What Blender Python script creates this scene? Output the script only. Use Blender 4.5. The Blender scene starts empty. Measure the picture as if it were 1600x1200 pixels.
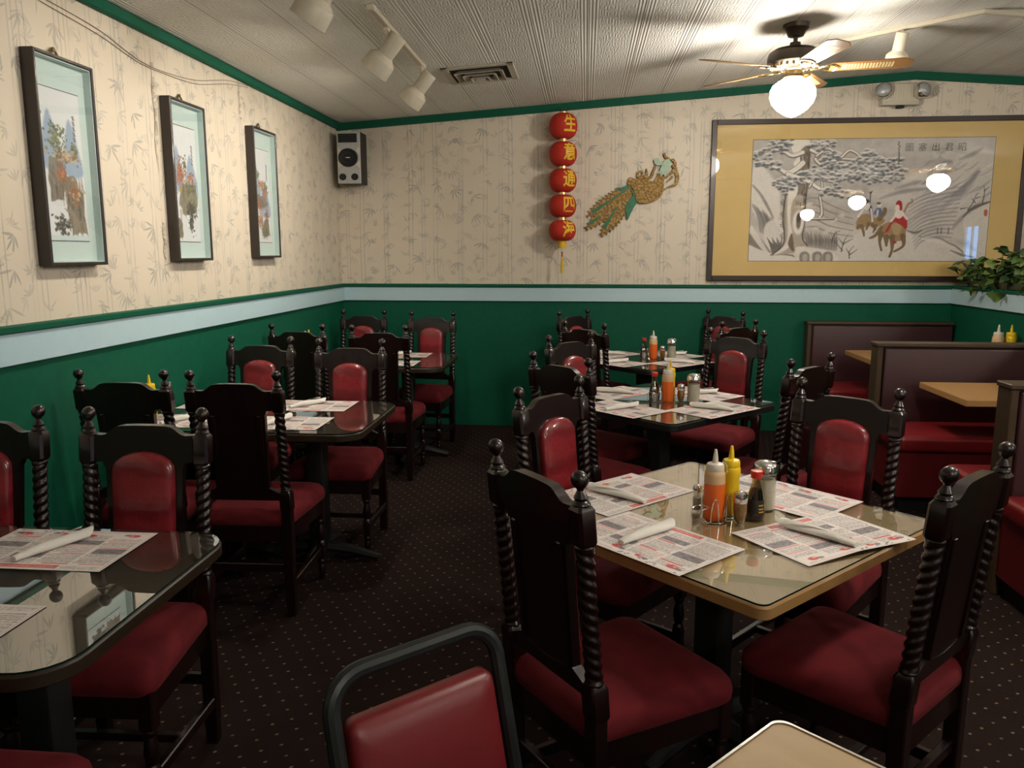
import bpy, bmesh, math, random
import numpy as np
from mathutils import Matrix, Vector
rad = math.radians
random.seed(7); RNG = np.random.default_rng(7)
scene = bpy.context.scene
COL = scene.collection

# ------------------------------------------------------------------ camera, world, exposure
def setup_camera():
    cam = bpy.data.cameras.new('camera'); ob = bpy.data.objects.new('camera', cam); COL.objects.link(ob)
    F = 1250.0; vx, vy = 915.0, 395.0
    cam.sensor_width = 36; cam.lens = F / 1600 * 36; cam.clip_start = .02; cam.clip_end = 60
    d = Vector(((vx - 800) / F, -(vy - 600) / F, 1.0)).normalized()
    a = math.atan2(d[1], d[2]); u = Vector((0, math.cos(a), -math.sin(a)))
    x = u.cross(d)
    if x[0] < 0: x = -x
    R = Matrix((x, d, u))                       # world = R @ (right, up, forward)
    cx, cy, cz = R @ Vector((1, 0, 0)), R @ Vector((0, 1, 0)), -(R @ Vector((0, 0, 1)))
    ob.matrix_world = Matrix(((cx.x, cy.x, cz.x, 0), (cx.y, cy.y, cz.y, 0), (cx.z, cy.z, cz.z, 1.55), (0, 0, 0, 1)))
    scene.camera = ob
setup_camera()
w = bpy.data.worlds.new('world'); scene.world = w; w.use_nodes = True
w.node_tree.nodes['Background'].inputs[0].default_value = (.02, .02, .025, 1)
w.node_tree.nodes['Background'].inputs[1].default_value = .3
vs = scene.view_settings
vs.view_transform = 'Standard'; vs.look = 'None'; vs.gamma = 1; vs.use_curve_mapping = False
vs.exposure = 0.30
scene.cycles.max_bounces = 6; scene.cycles.diffuse_bounces = 3; scene.cycles.glossy_bounces = 3; scene.cycles.transmission_bounces = 2; scene.cycles.transparent_max_bounces = 6
scene.cycles.caustics_reflective = False; scene.cycles.caustics_refractive = False
GLOBE_STRENGTH = 84.0
SPOT_STRENGTH = 260.0
GLOBE_COLOR = (1.0, .925, .81)

# room dimensions
LX, BY, RIDGE, RX, FY = -2.18, 7.095, 2.65, 7.48, -5.0
ZL, ZR = 2.66, 3.0
def ceil_z(x): return ZR - abs(x - RIDGE) * (ZR - ZL) / (RIDGE - LX)

# ------------------------------------------------------------------ mesh builder
class MB:
    def __init__(s): s.v = []; s.f = []; s.mi = []
    def raw(s, vs_, fs, mi=0, M=None):
        o = len(s.v)
        if M is not None: vs_ = [M @ Vector(p) for p in vs_]
        s.v += [tuple(p) for p in vs_]; s.f += [tuple(i + o for i in f) for f in fs]; s.mi += [mi] * len(fs)
        return s
    def box(s, lo, hi, bev=0, seg=2, mi=0, M=None):
        bm = bmesh.new(); bmesh.ops.create_cube(bm, size=1)
        for v in bm.verts:
            v.co = Vector([(lo[i] + hi[i]) / 2 + v.co[i] * (hi[i] - lo[i]) for i in range(3)])
        if bev: bmesh.ops.bevel(bm, geom=bm.edges[:], offset=bev, segments=seg, profile=.5, affect='EDGES')
        bm.verts.index_update()
        s.raw([v.co.copy() for v in bm.verts], [[v.index for v in f.verts] for f in bm.faces], mi, M); bm.free()
        return s
    def loft(s, rings, mi=0, M=None, cap0=True, cap1=True):
        n = len(rings[0]); V = [p for r in rings for p in r]; Fc = []
        for k in range(len(rings) - 1):
            for i in range(n):
                j = (i + 1) % n; Fc.append((k * n + i, k * n + j, (k + 1) * n + j, (k + 1) * n + i))
        if cap0: Fc.append(tuple(reversed(range(n))))
        if cap1: Fc.append(tuple(range((len(rings) - 1) * n, len(rings) * n)))
        return s.raw(V, Fc, mi, M)
    def outline(s, poly, prof, mi=0, M=None):
        """poly: 2d outline; prof: [(inset,h)] ; scaled about the centre"""
        P = np.array(poly, float); c = (P.max(0) + P.min(0)) / 2; hw = (P.max(0) - P.min(0)) / 2
        rings = []
        for ins, h in prof:
            sc = (hw - ins) / hw; Q = c + (P - c) * sc; rings.append([(q[0], q[1], h) for q in Q])
        return s.loft(rings, mi, M)
    def lathe(s, prof, n=20, mi=0, M=None, cap=True):
        rings = [[(r * math.cos(2 * math.pi * i / n), r * math.sin(2 * math.pi * i / n), z) for i in range(n)] for r, z in prof]
        return s.loft(rings, mi, M, cap, cap)
    def tube(s, pts, r, n=8, closed=False, mi=0, M=None):
        pts = [Vector(p) for p in pts]; N = len(pts); rings = []
        rr = r if hasattr(r, '__len__') else [r] * N
        up = None
        for i, p in enumerate(pts):
            a = pts[(i - 1) % N] if (closed or i > 0) else p; b = pts[(i + 1) % N] if (closed or i < N - 1) else p
            t = (b - a).normalized()
            if up is None:
                up = t.orthogonal().normalized()
            up = (up - t * up.dot(t)).normalized(); w_ = t.cross(up)
            rings.append([p + (up * math.cos(2 * math.pi * k / n) + w_ * math.sin(2 * math.pi * k / n)) * rr[i] for k in range(n)])
        if closed: rings.append(rings[0])
        return s.loft(rings, mi, M, not closed, not closed)
    def warp(s, fn): s.v = [tuple(fn(*p)) for p in s.v]; return s
    def build(s, name, mats, parent=None, smooth=35):
        me = bpy.data.meshes.new(name); me.from_pydata(s.v, [], s.f)
        if not isinstance(mats, (list, tuple)): mats = [mats]
        for m in mats: me.materials.append(m)
        if len(mats) > 1: me.polygons.foreach_set('material_index', s.mi)
        bm = bmesh.new(); bm.from_mesh(me); bmesh.ops.recalc_face_normals(bm, faces=bm.faces[:]); bm.to_mesh(me); bm.free()
        if smooth:
            me.polygons.foreach_set('use_smooth', [True] * len(me.polygons)); me.set_sharp_from_angle(angle=rad(smooth))
        me.update()
        o = bpy.data.objects.new(name, me); COL.objects.link(o)
        if parent is not None: o.parent = parent
        return o
def tag(o, label=None, cat=None, group=None, kind=None):
    if label: o['label'] = label
    if cat: o['category'] = cat
    if group: o['group'] = group
    if kind: o['kind'] = kind
    return o
def thing(name, label, cat, loc=(0, 0, 0), rz=0, group=None):
    o = bpy.data.objects.new(name, None); COL.objects.link(o); o.location = loc; o.rotation_euler = (0, 0, rz)
    o.empty_display_size = .1
    return tag(o, label, cat, group)
def copy_tree(o, loc=None, rz=None, label=None, parent=None):
    c = o.copy(); COL.objects.link(c)
    if parent is not None: c.parent = parent
    if loc is not None: c.location = loc
    if rz is not None: c.rotation_euler = (0, 0, rz)
    if label: c['label'] = label
    for ch in list(o.children): copy_tree(ch, parent=c)
    return c
def T(x, y, z): return Matrix.Translation((x, y, z))
def Rm(a, ax): return Matrix.Rotation(rad(a), 4, ax)
def rpoly(corners, r, seg=5):
    out = []; n = len(corners); C_ = [Vector(c) for c in corners]
    rs = r if hasattr(r, '__len__') else [r] * n
    for i in range(n):
        p, a, b = C_[i], C_[i - 1], C_[(i + 1) % n]; da, db = (a - p).normalized(), (b - p).normalized()
        ang = da.angle(db); t = rs[i] / math.tan(ang / 2); s0, s1 = p + da * t, p + db * t
        cc = p + (da + db).normalized() * (rs[i] / math.sin(ang / 2))
        a0 = math.atan2(*(s0 - cc).yx); a1 = math.atan2(*(s1 - cc).yx); d = (a1 - a0 + math.pi) % (2 * math.pi) - math.pi
        for k in range(seg + 1):
            q = a0 + d * k / seg; out.append((cc.x + rs[i] * math.cos(q), cc.y + rs[i] * math.sin(q)))
    return out
def rrect(x0, x1, y0, y1, r, seg=5): return rpoly([(x0, y0), (x1, y0), (x1, y1), (x0, y1)], r, seg)
def catmull(pts, n=8, closed=False):
    P = [Vector(p) for p in pts]; N = len(P); out = []
    for i in range(N if closed else N - 1):
        p0 = P[(i - 1) % N] if closed or i > 0 else P[0]; p1 = P[i]; p2 = P[(i + 1) % N]; p3 = P[(i + 2) % N] if closed or i < N - 2 else P[-1]
        for k in range(n):
            t = k / n
            out.append(.5 * ((2 * p1) + (p2 - p0) * t + (2 * p0 - 5 * p1 + 4 * p2 - p3) * t * t + (3 * p1 - p0 - 3 * p2 + p3) * t ** 3))
    if not closed: out.append(P[-1])
    return out

# ------------------------------------------------------------------ materials
class NT:
    def __init__(s, name):
        s.m = bpy.data.materials.new(name); s.m.use_nodes = True; s.t = s.m.node_tree; s.b = s.t.nodes['Principled BSDF']; s.out = s.t.nodes['Material Output']
    def n(s, typ, **kw):
        nd = s.t.nodes.new(typ)
        for k, v in kw.items(): setattr(nd, k, v)
        return nd
    def put(s, sock, v):
        if v is None: return
        if isinstance(v, bpy.types.NodeSocket): s.t.links.new(v, sock)
        else:
            if sock.type == 'RGBA' and len(v) == 3: v = (*v, 1)
            sock.default_value = v
    def mth(s, op, a, b=None, c=None, clamp=False):
        nd = s.n('ShaderNodeMath', operation=op, use_clamp=clamp)
        for i, v in enumerate((a, b, c)): s.put(nd.inputs[i], v)
        return nd.outputs[0]
    def vec(s, op, a, b=None, scale=None):
        nd = s.n('ShaderNodeVectorMath', operation=op); s.put(nd.inputs[0], a); s.put(nd.inputs[1], b)
        if scale is not None: s.put(nd.inputs['Scale'], scale)
        return nd.outputs['Value'] if op in ('LENGTH', 'DISTANCE', 'DOT_PRODUCT') else nd.outputs[0]
    def mix(s, f, a, b):
        nd = s.n('ShaderNodeMix', data_type='RGBA'); s.put(nd.inputs[0], f); s.put(nd.inputs[6], a); s.put(nd.inputs[7], b); return nd.outputs[2]
    def smooth(s, v, lo, hi):
        nd = s.n('ShaderNodeMapRange', interpolation_type='SMOOTHSTEP'); s.put(nd.inputs[0], v); nd.inputs[1].default_value = lo; nd.inputs[2].default_value = hi
        return nd.outputs[0]
    def sep(s, v): nd = s.n('ShaderNodeSeparateXYZ'); s.put(nd.inputs[0], v); return nd.outputs
    def comb(s, x=0., y=0., z=0.):
        nd = s.n('ShaderNodeCombineXYZ')
        for i, v in enumerate((x, y, z)): s.put(nd.inputs[i], v)
        return nd.outputs[0]
    def obj(s): return s.n('ShaderNodeTexCoord').outputs['Object']
    def noise(s, v, sc, det=2, rough=.5, out=0):
        nd = s.n('ShaderNodeTexNoise'); s.put(nd.inputs['Vector'], v); nd.inputs['Scale'].default_value = sc; nd.inputs['Detail'].default_value = det; nd.inputs['Roughness'].default_value = rough
        return nd.outputs[out]
    def bump(s, h, strength=.3, dist=.005):
        nd = s.n('ShaderNodeBump'); nd.inputs['Strength'].default_value = strength; nd.inputs['Distance'].default_value = dist; s.put(nd.inputs['Height'], h)
        s.t.links.new(nd.outputs[0], s.b.inputs['Normal'])
    def p(s, **kw):
        for k, v in kw.items(): s.put(s.b.inputs[k.replace('_', ' ')], v)
        return s
def plain(name, col, rough=.5, metal=0, var=.12, scale=30, spec=.5, bump=0, **kw):
    t = NT(name); nz = t.noise(t.obj(), scale, 3)
    c2 = tuple(max(0, c * (1 - 2 * var)) for c in col)
    t.p(Base_Color=t.mix(nz, c2, tuple(min(1, c * (1 + var * .6)) for c in col)), Roughness=rough, Metallic=metal, Specular_IOR_Level=spec, **kw)
    if bump: t.bump(nz, bump, .002)
    return t.m
def wood(name, c1, c2, rough=.4, axis=0, scale=6, coat=0.):
    t = NT(name); o = t.obj(); sc = [40, 40, 40]; sc[axis] = 3
    v = t.vec('MULTIPLY', o, tuple(sc)); nz = t.noise(v, 1.0, 4, .6)
    big = t.noise(o, scale, 2)
    t.p(Base_Color=t.mix(t.mth('MULTIPLY_ADD', nz, .8, t.mth('MULTIPLY', big, .2)), c1, c2), Roughness=rough, Coat_Weight=coat, Coat_Roughness=.06)
    return t.m
def vcol(name, rough=.6, spec=.3):
    t = NT(name); a = t.n('ShaderNodeVertexColor', layer_name='Col'); t.p(Base_Color=a.outputs[0], Roughness=rough, Specular_IOR_Level=spec); return t.m
def thin_glass(name, tint=(1, 1, 1), f0=.04, power=5., rough=.0):
    t = NT(name); tr = t.n('ShaderNodeBsdfTransparent'); tr.inputs[0].default_value = (*tint, 1)
    gl = t.n('ShaderNodeBsdfGlossy'); gl.inputs['Roughness'].default_value = rough; gl.inputs[0].default_value = (1, 1, 1, 1)
    lw = t.n('ShaderNodeLayerWeight'); lw.inputs[0].default_value = .5
    f = t.mth('MULTIPLY_ADD', t.mth('POWER', lw.outputs['Facing'], power), 1 - f0, f0, clamp=True)
    mx = t.n('ShaderNodeMixShader'); t.put(mx.inputs[0], f); t.t.links.new(tr.outputs[0], mx.inputs[1]); t.t.links.new(gl.outputs[0], mx.inputs[2])
    t.t.links.new(mx.outputs[0], t.out.inputs[0]); return t.m
def emit(name, col, s):
    t = NT(name); nz = t.noise(t.obj(), 3, 1)
    t.p(Base_Color=(.8, .8, .8), Emission_Color=t.mix(nz, col, tuple(min(1, c * 1.02) for c in col)), Emission_Strength=s); return t.m

M = {}
M['chair_wood'] = wood('dark_chair_wood', (.0038, .0008, .0008), (.014, .0033, .003), .32, 2, coat=.35)
t = NT('red_velvet'); o_ = t.obj(); n1 = t.noise(o_, 9, 3, .6); n2 = t.noise(o_, 300, 2)
wv = t.n('ShaderNodeTexWave', wave_type='RINGS'); t.put(wv.inputs['Vector'], o_); wv.inputs['Scale'].default_value = 5; wv.inputs['Distortion'].default_value = 9; wv.inputs['Detail'].default_value = 2
t.p(Base_Color=t.mix(t.mth('MULTIPLY_ADD', wv.outputs[1], .3, t.mth('MULTIPLY', n1, .75)), (.07, .006, .009), (.165, .0145, .019)), Roughness=.85, Sheen_Weight=.12, Sheen_Tint=(.8, .2, .2, 1), Sheen_Roughness=.4, Specular_IOR_Level=.15); t.bump(n2, .25, .002); M['velvet'] = t.m
t = NT('red_marbled_vinyl'); o_ = t.obj(); n1 = t.noise(o_, 14, 4, .6)
wv = t.n('ShaderNodeTexWave'); t.put(wv.inputs['Vector'], o_); wv.wave_type = 'RINGS'; wv.inputs['Scale'].default_value = 3; wv.inputs['Distortion'].default_value = 7; wv.inputs['Detail'].default_value = 3
t.p(Base_Color=t.mix(t.smooth(t.mth('MULTIPLY', wv.outputs[1], n1), .05, .5), (.255, .019, .025), (.17, .010, .015)), Roughness=t.mth('MULTIPLY_ADD', n1, .3, .15), Coat_Weight=.6, Coat_Roughness=.07); t.bump(n1, .5, .006); M['chair_vinyl'] = t.m
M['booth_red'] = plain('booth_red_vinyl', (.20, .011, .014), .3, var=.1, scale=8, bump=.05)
M['booth_red_shaded'] = plain('booth_red_vinyl_shaded', (.12, .008, .010), .4, var=.1, scale=8)  # booth red darkened: shade below the seat put into the colour
M['booth_maroon'] = plain('booth_maroon_vinyl', (.052, .0165, .019), .45, var=.12, scale=60, bump=.15)
M['stack_red'] = plain('red_leatherette', (.175, .013, .017), .38, var=.06, scale=250, bump=.08)
M['black_metal'] = plain('black_metal_tube', (.025, .03, .03), .38, .3, var=.25, scale=18)
M['black_iron'] = plain('black_cast_iron', (.008, .008, .008), .5, 0, scale=40)
M['booth_wood'] = wood('dark_booth_wood', (.045, .026, .013), (.075, .045, .024), .4, 0)
M['maple_edge'] = wood('maple_table_edge', (.30, .155, .05), (.42, .24, .09), .4, 0, coat=.2)
t = NT('tan_laminate'); o_ = t.obj(); n1 = t.noise(t.vec('MULTIPLY', o_, (30, 4, 4)), 1, 4, .6); n2 = t.noise(o_, 4, 3)
t.p(Base_Color=t.mix(t.mth('MULTIPLY_ADD', n2, .5, t.mth('MULTIPLY', n1, .5)), (.33, .21, .09), (.52, .37, .20)), Roughness=.45); M['tan_top'] = t.m
M['dark_top'] = wood('dark_walnut_top', (.028, .017, .010), (.05, .031, .018), .35, 0)
M['dark_edge'] = wood('dark_table_edge', (.016, .010, .005), (.03, .019, .009), .4, 0)
M['booth_top'] = wood('honey_laminate', (.34, .175, .06), (.46, .26, .10), .35, 0)
M['glass_top'] = thin_glass('table_glass', (.93, .95, .92), .13, 2.7, .012)
M['glass_rim'] = plain('glass_rim_green', (.006, .018, .014), .15)
M['clear'] = thin_glass('clear_glass', (.86, .88, .85), .08, 3.)
M['soy_glass'] = thin_glass('brownish_glass', (.74, .62, .42), .08, 3.)
M['pic_glass'] = thin_glass('picture_glass', (.985, .99, .985), .045)
M['chrome'] = plain('chrome', (.75, .75, .73), .16, 1, var=.05)
M['paper'] = vcol('printed_paper', .55, .3)
M['art'] = vcol('painted_silk', .6, .3)
M['napkin'] = plain('white_napkin', (.80, .77, .71), .9, var=.05, scale=120, bump=.3)
M['cream'] = plain('cream_enamel', (.66, .60, .47), .4, var=.06)
M['cream_dim'] = plain('cream_plastic', (.56, .5, .39), .5, var=.06)
M['brass'] = plain('antique_brass', (.17, .12, .055), .32, .9, var=.2, scale=20)
M['bright_brass'] = plain('polished_brass', (.6, .45, .22), .22, 1, var=.1)
M['bronze'] = plain('dark_bronze', (.06, .045, .03), .4, .7, var=.2)
M['blade_wood'] = wood('oak_fan_blade', (.20, .095, .03), (.30, .15, .05), .35, 0)
M['cane'] = plain('cane_inset', (.52, .40, .20), .6)
M['spot_bulb'] = emit('lit_reflector_bulb', (1.0, .91, .78), SPOT_STRENGTH)
M['globe'] = emit('lit_opal_globe', GLOBE_COLOR, GLOBE_STRENGTH)
M['frame_black'] = wood('black_picture_frame', (.018, .012, .009), (.03, .02, .015), .35, 2, coat=.2)
M['frame_brown'] = wood('dark_brown_frame', (.016, .006, .004), (.03, .012, .008), .4, 0, coat=.1)
M['mat_teal'] = plain('pale_teal_mat', (.60, .73, .715), .8, var=.02)
M['mat_gold'] = plain('gold_silk_mat', (.80, .54, .19), .6, var=.05, scale=6)
M['lantern_red'] = plain('lantern_red_cloth', (.50, .022, .008), .75, var=.08, scale=80, bump=.1)
M['gold_foil'] = plain('gold_foil', (.85, .66, .3), .28, .8)
M['yellow'] = plain('yellow_lettering', (.80, .50, .02), .6, var=.03)
M['mustard'] = plain('yellow_plastic', (.82, .55, .006), .4, var=.03)
M['orange'] = plain('orange_sauce', (.80, .14, .012), .35, var=.05, scale=60)
M['peach'] = plain('cloudy_bottle', (.66, .44, .24), .4, var=.05)
M['cloudy'] = plain('cloudy_white_plastic', (.66, .60, .50), .4, var=.04)
M['soy'] = plain('soy_sauce', (.006, .003, .002), .15)
M['soy_label'] = plain('soy_label_black', (.012, .009, .006), .5)
M['soy_gold'] = plain('label_gold', (.55, .34, .04), .5)
M['red_plastic'] = plain('red_plastic', (.6, .03, .015), .35)
M['sugar'] = plain('white_sugar', (.70, .64, .52), .9, var=.05, scale=300)
M['salt'] = plain('white_salt', (.75, .72, .68), .9)
M['amber'] = plain('amber_sauce', (.40, .17, .012), .2, var=.25)
t = NT('carved_gold'); vo = t.n('ShaderNodeTexVoronoi'); t.put(vo.inputs['Vector'], t.obj()); vo.inputs['Scale'].default_value = 46
sm_ = t.smooth(vo.outputs[0], .3, .8); t.p(Base_Color=t.mix(sm_, (.40, .245, .065), (.235, .13, .035)), Roughness=.5); t.bump(sm_, .6, -.01); M['phx_gold'] = t.m
M['phx_dark'] = plain('carved_outline_brown', (.16, .08, .02), .6)
M['phx_green'] = plain('carved_green', (.03, .19, .095), .55, var=.2)
M['phx_pale'] = plain('carved_pale_green', (.42, .58, .42), .55, var=.2)
M['speaker_silver'] = plain('silver_plastic', (.46, .47, .47), .4, .3)
M['speaker_black'] = plain('speaker_black', (.018, .015, .012), .6)
M['black_cone'] = plain('black_cone', (.006, .006, .006), .7)
M['leaf'] = plain('ivy_leaf', (.09, .19, .035), .5, var=.35, scale=14)
M['leaf2'] = plain('ivy_leaf_light', (.22, .33, .07), .5, var=.3, scale=14)
M['leaf3'] = plain('ivy_leaf_dark', (.03, .075, .02), .5, var=.3, scale=14)
M['stem'] = plain('brown_stem', (.06, .06, .02), .8)
M['vent'] = plain('vent_cream', (.58, .52, .41), .5, var=.12)
M['void'] = plain('duct_black', (.01, .008, .006), .9)
M['green_paint'] = plain('green_paint_gloss', (.003, .097, .053), .6, spec=.2, var=.12, scale=25)
M['rail_paint'] = plain('pale_blue_paint', (.48, .66, .73), .5, var=.03)
M['cable'] = plain('brown_cable', (.26, .2, .15), .7)
M['window_light'] = emit('daylit_pane', (.12, .42, 1.0), 5.0)
# carpet
t = NT('dotted_carpet'); o_ = t.obj(); rot = t.n('ShaderNodeVectorRotate', rotation_type='Z_AXIS'); t.put(rot.inputs['Vector'], o_); rot.inputs['Angle'].default_value = rad(-34)
g = t.vec('SCALE', rot.outputs[0], scale=1 / .064); fr = t.vec('FRACTION', g); d = t.vec('SUBTRACT', fr, (.5, .5, 0)); sx = t.sep(d)
dist = t.vec('LENGTH', t.comb(t.mth('MULTIPLY', sx[0], 1.0), t.mth('MULTIPLY', sx[1], 1.25), 0.))
wn = t.n('ShaderNodeTexWhiteNoise', noise_dimensions='2D'); t.put(wn.inputs['Vector'], t.vec('FLOOR', g))
cr = t.n('ShaderNodeValToRGB'); cr.color_ramp.interpolation = 'CONSTANT'; el = cr.color_ramp.elements
el[0].color = (.17, .13, .10, 1); el[1].position = .5; el[1].color = (.13, .075, .06, 1); e = el.new(.85); e.color = (.18, .11, .045, 1)
t.put(cr.inputs[0], wn.outputs[0])
fib = t.noise(o_, 420, 2, .7); big = t.noise(o_, 3, 2)
basec = t.mix(t.mth('MULTIPLY_ADD', fib, .8, t.mth('MULTIPLY', big, .2)), (.006, .003, .0026), (.029, .016, .0135))
t.p(Base_Color=t.mix(t.smooth(dist, .115, .075), basec, cr.outputs[0]), Roughness=.95, Specular_IOR_Level=.1); t.bump(fib, .5, .004); M['carpet'] = t.m
# bamboo wallpaper (u along the wall, v up)
def wallpaper(name, ax):
    t = NT(name); o = t.sep(t.obj()); u, v = o[ax], o[2]
    uv = t.comb(u, v, 0.)
    base = t.mix(t.noise(uv, 3, 3), (.67, .58, .46), (.73, .645, .525))
    col = base
    # stalks
    wob = t.mth('MULTIPLY', t.mth('SINE', t.mth('MULTIPLY', v, 5.)), .004)
    fu = t.mth('PINGPONG', t.mth('ADD', u, wob), .11)
    a = t.smooth(t.mth('ABSOLUTE', t.mth('SUBTRACT', fu, .016)), .0045, .0012)
    fu2 = t.mth('PINGPONG', t.mth('ADD', t.mth('MULTIPLY', u, 1.0), .06), .171)
    b = t.smooth(t.mth('ABSOLUTE', t.mth('SUBTRACT', fu2, .012)), .006, .001)
    brk = t.smooth(t.noise(uv, 4.2, 2), .38, .56)
    st = t.mth('MULTIPLY', t.mth('MAXIMUM', a, t.mth('MULTIPLY', b, .7)), t.mth('MULTIPLY_ADD', brk, .45, .18))
    col = t.mix(st, col, (.33, .33, .32))
    for k, (sc, off, Lm, wd, c, amt, flip) in enumerate([(5.0, 0., .108, .0066, (.235, .245, .23), .62, 1.), (5.8, 3.37, .09, .006, (.36, .35, .32), .5, 1.), (6.6, 7.7, .075, .0055, (.27, .275, .26), .5, -1.)]):
        q = t.vec('ADD', uv, (off, off * .7, 0)); vo = t.n('ShaderNodeTexVoronoi', voronoi_dimensions='2D'); t.put(vo.inputs['Vector'], q)
        vo.inputs['Scale'].default_value = sc; vo.inputs['Randomness'].default_value = .75
        dd = t.vec('SUBTRACT', q, vo.outputs['Position']); r = t.vec('LENGTH', dd); ds = t.sep(dd); rc = t.sep(vo.outputs['Color'])
        phi = t.mth('ARCTAN2', ds[0], t.mth('MULTIPLY', ds[1], -flip))
        phi = t.mth('ADD', phi, t.mth('MULTIPLY', t.mth('SUBTRACT', rc[0], .5), 1.9))
        ph2 = t.mth('ADD', phi, .24); idx = t.mth('FLOOR', t.mth('DIVIDE', ph2, .48)); pm = t.mth('SUBTRACT', t.mth('SUBTRACT', ph2, t.mth('MULTIPLY', idx, .48)), .24)
        wn = t.n('ShaderNodeTexWhiteNoise', noise_dimensions='2D'); t.put(wn.inputs['Vector'], t.comb(idx, rc[1], 0.))
        L = t.mth('MULTIPLY_ADD', wn.outputs[0], Lm * .75, Lm * .3)
        lat = t.mth('ABSOLUTE', t.mth('MULTIPLY', r, t.mth('SINE', pm)))
        x = t.mth('DIVIDE', r, L, clamp=True); wdt = t.mth('MULTIPLY', t.mth('SINE', t.mth('MULTIPLY', x, math.pi)), wd)
        m = t.smooth(t.mth('SUBTRACT', wdt, lat), 0., .0018); m = t.mth('MULTIPLY', m, t.mth('LESS_THAN', t.mth('ABSOLUTE', phi), 1.25))
        m = t.mth('MULTIPLY', m, t.mth('GREATER_THAN', wn.outputs[0], .18))
        m = t.mth('MULTIPLY', m, t.mth('MULTIPLY_ADD', rc[2], .6, .4))
        col = t.mix(t.mth('MULTIPLY', m, amt), col, c)
    t.p(Base_Color=col, Roughness=.5, Specular_IOR_Level=.35); t.bump(t.noise(uv, 7, 3), .12, .01); return t.m
M['wallpaper_left'] = wallpaper('bamboo_wallpaper_left', 1); M['wallpaper_back'] = wallpaper('bamboo_wallpaper_back', 0)
# embossed ceiling paper
t = NT('embossed_ceiling'); o = t.sep(t.obj()); x, y = o[0], o[1]
fx = t.mth('PINGPONG', x, .1525); fy = t.mth('PINGPONG', y, .29)
band = t.smooth(fx, .058, .050); lines = t.mth('MULTIPLY', t.mth('MULTIPLY_ADD', t.mth('SINE', t.mth('MULTIPLY', fx, 2 * math.pi / .0185)), .5, .5), band)
bk = t.n('ShaderNodeTexVoronoi', voronoi_dimensions='2D', distance='CHEBYCHEV'); t.put(bk.inputs['Vector'], t.comb(x, t.mth('MULTIPLY', y, .6), 0.)); bk.inputs['Scale'].default_value = 15
maze = t.mth('MULTIPLY_ADD', t.mth('SINE', t.mth('MULTIPLY', bk.outputs[0], 26)), .5, .5); maze = t.mth('MULTIPLY', maze, t.mth('SUBTRACT', 1., band))
seam = t.smooth(fx, .0035, .001); seam2 = t.mth('MULTIPLY', t.smooth(fy, .004, .001), .6)
h = t.mth('ADD', t.mth('MULTIPLY', lines, .8), t.mth('MULTIPLY', maze, .5)); h = t.mth('SUBTRACT', h, t.mth('MULTIPLY', seam, 1.5))
stain = t.noise(t.obj(), 1.3, 4, .6)
c0 = t.mix(t.smooth(stain, .3, .75), (.83, .81, .765), (.77, .735, .67))
c1 = t.mix(t.mth('MULTIPLY', t.mth('MAXIMUM', seam, t.mth('MULTIPLY', lines, .34)), .8), c0, (.40, .36, .30))  # lines and maze also darkened in colour, as shading of the relief
t.p(Base_Color=t.mix(t.mth('MULTIPLY', maze, .2), c1, (.42, .38, .32)), Roughness=.7); t.bump(h, .5, .009); M['ceiling'] = t.m
M['plain_wall'] = plain('plain_beige_wall', (.55, .46, .36), .7)

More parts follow.
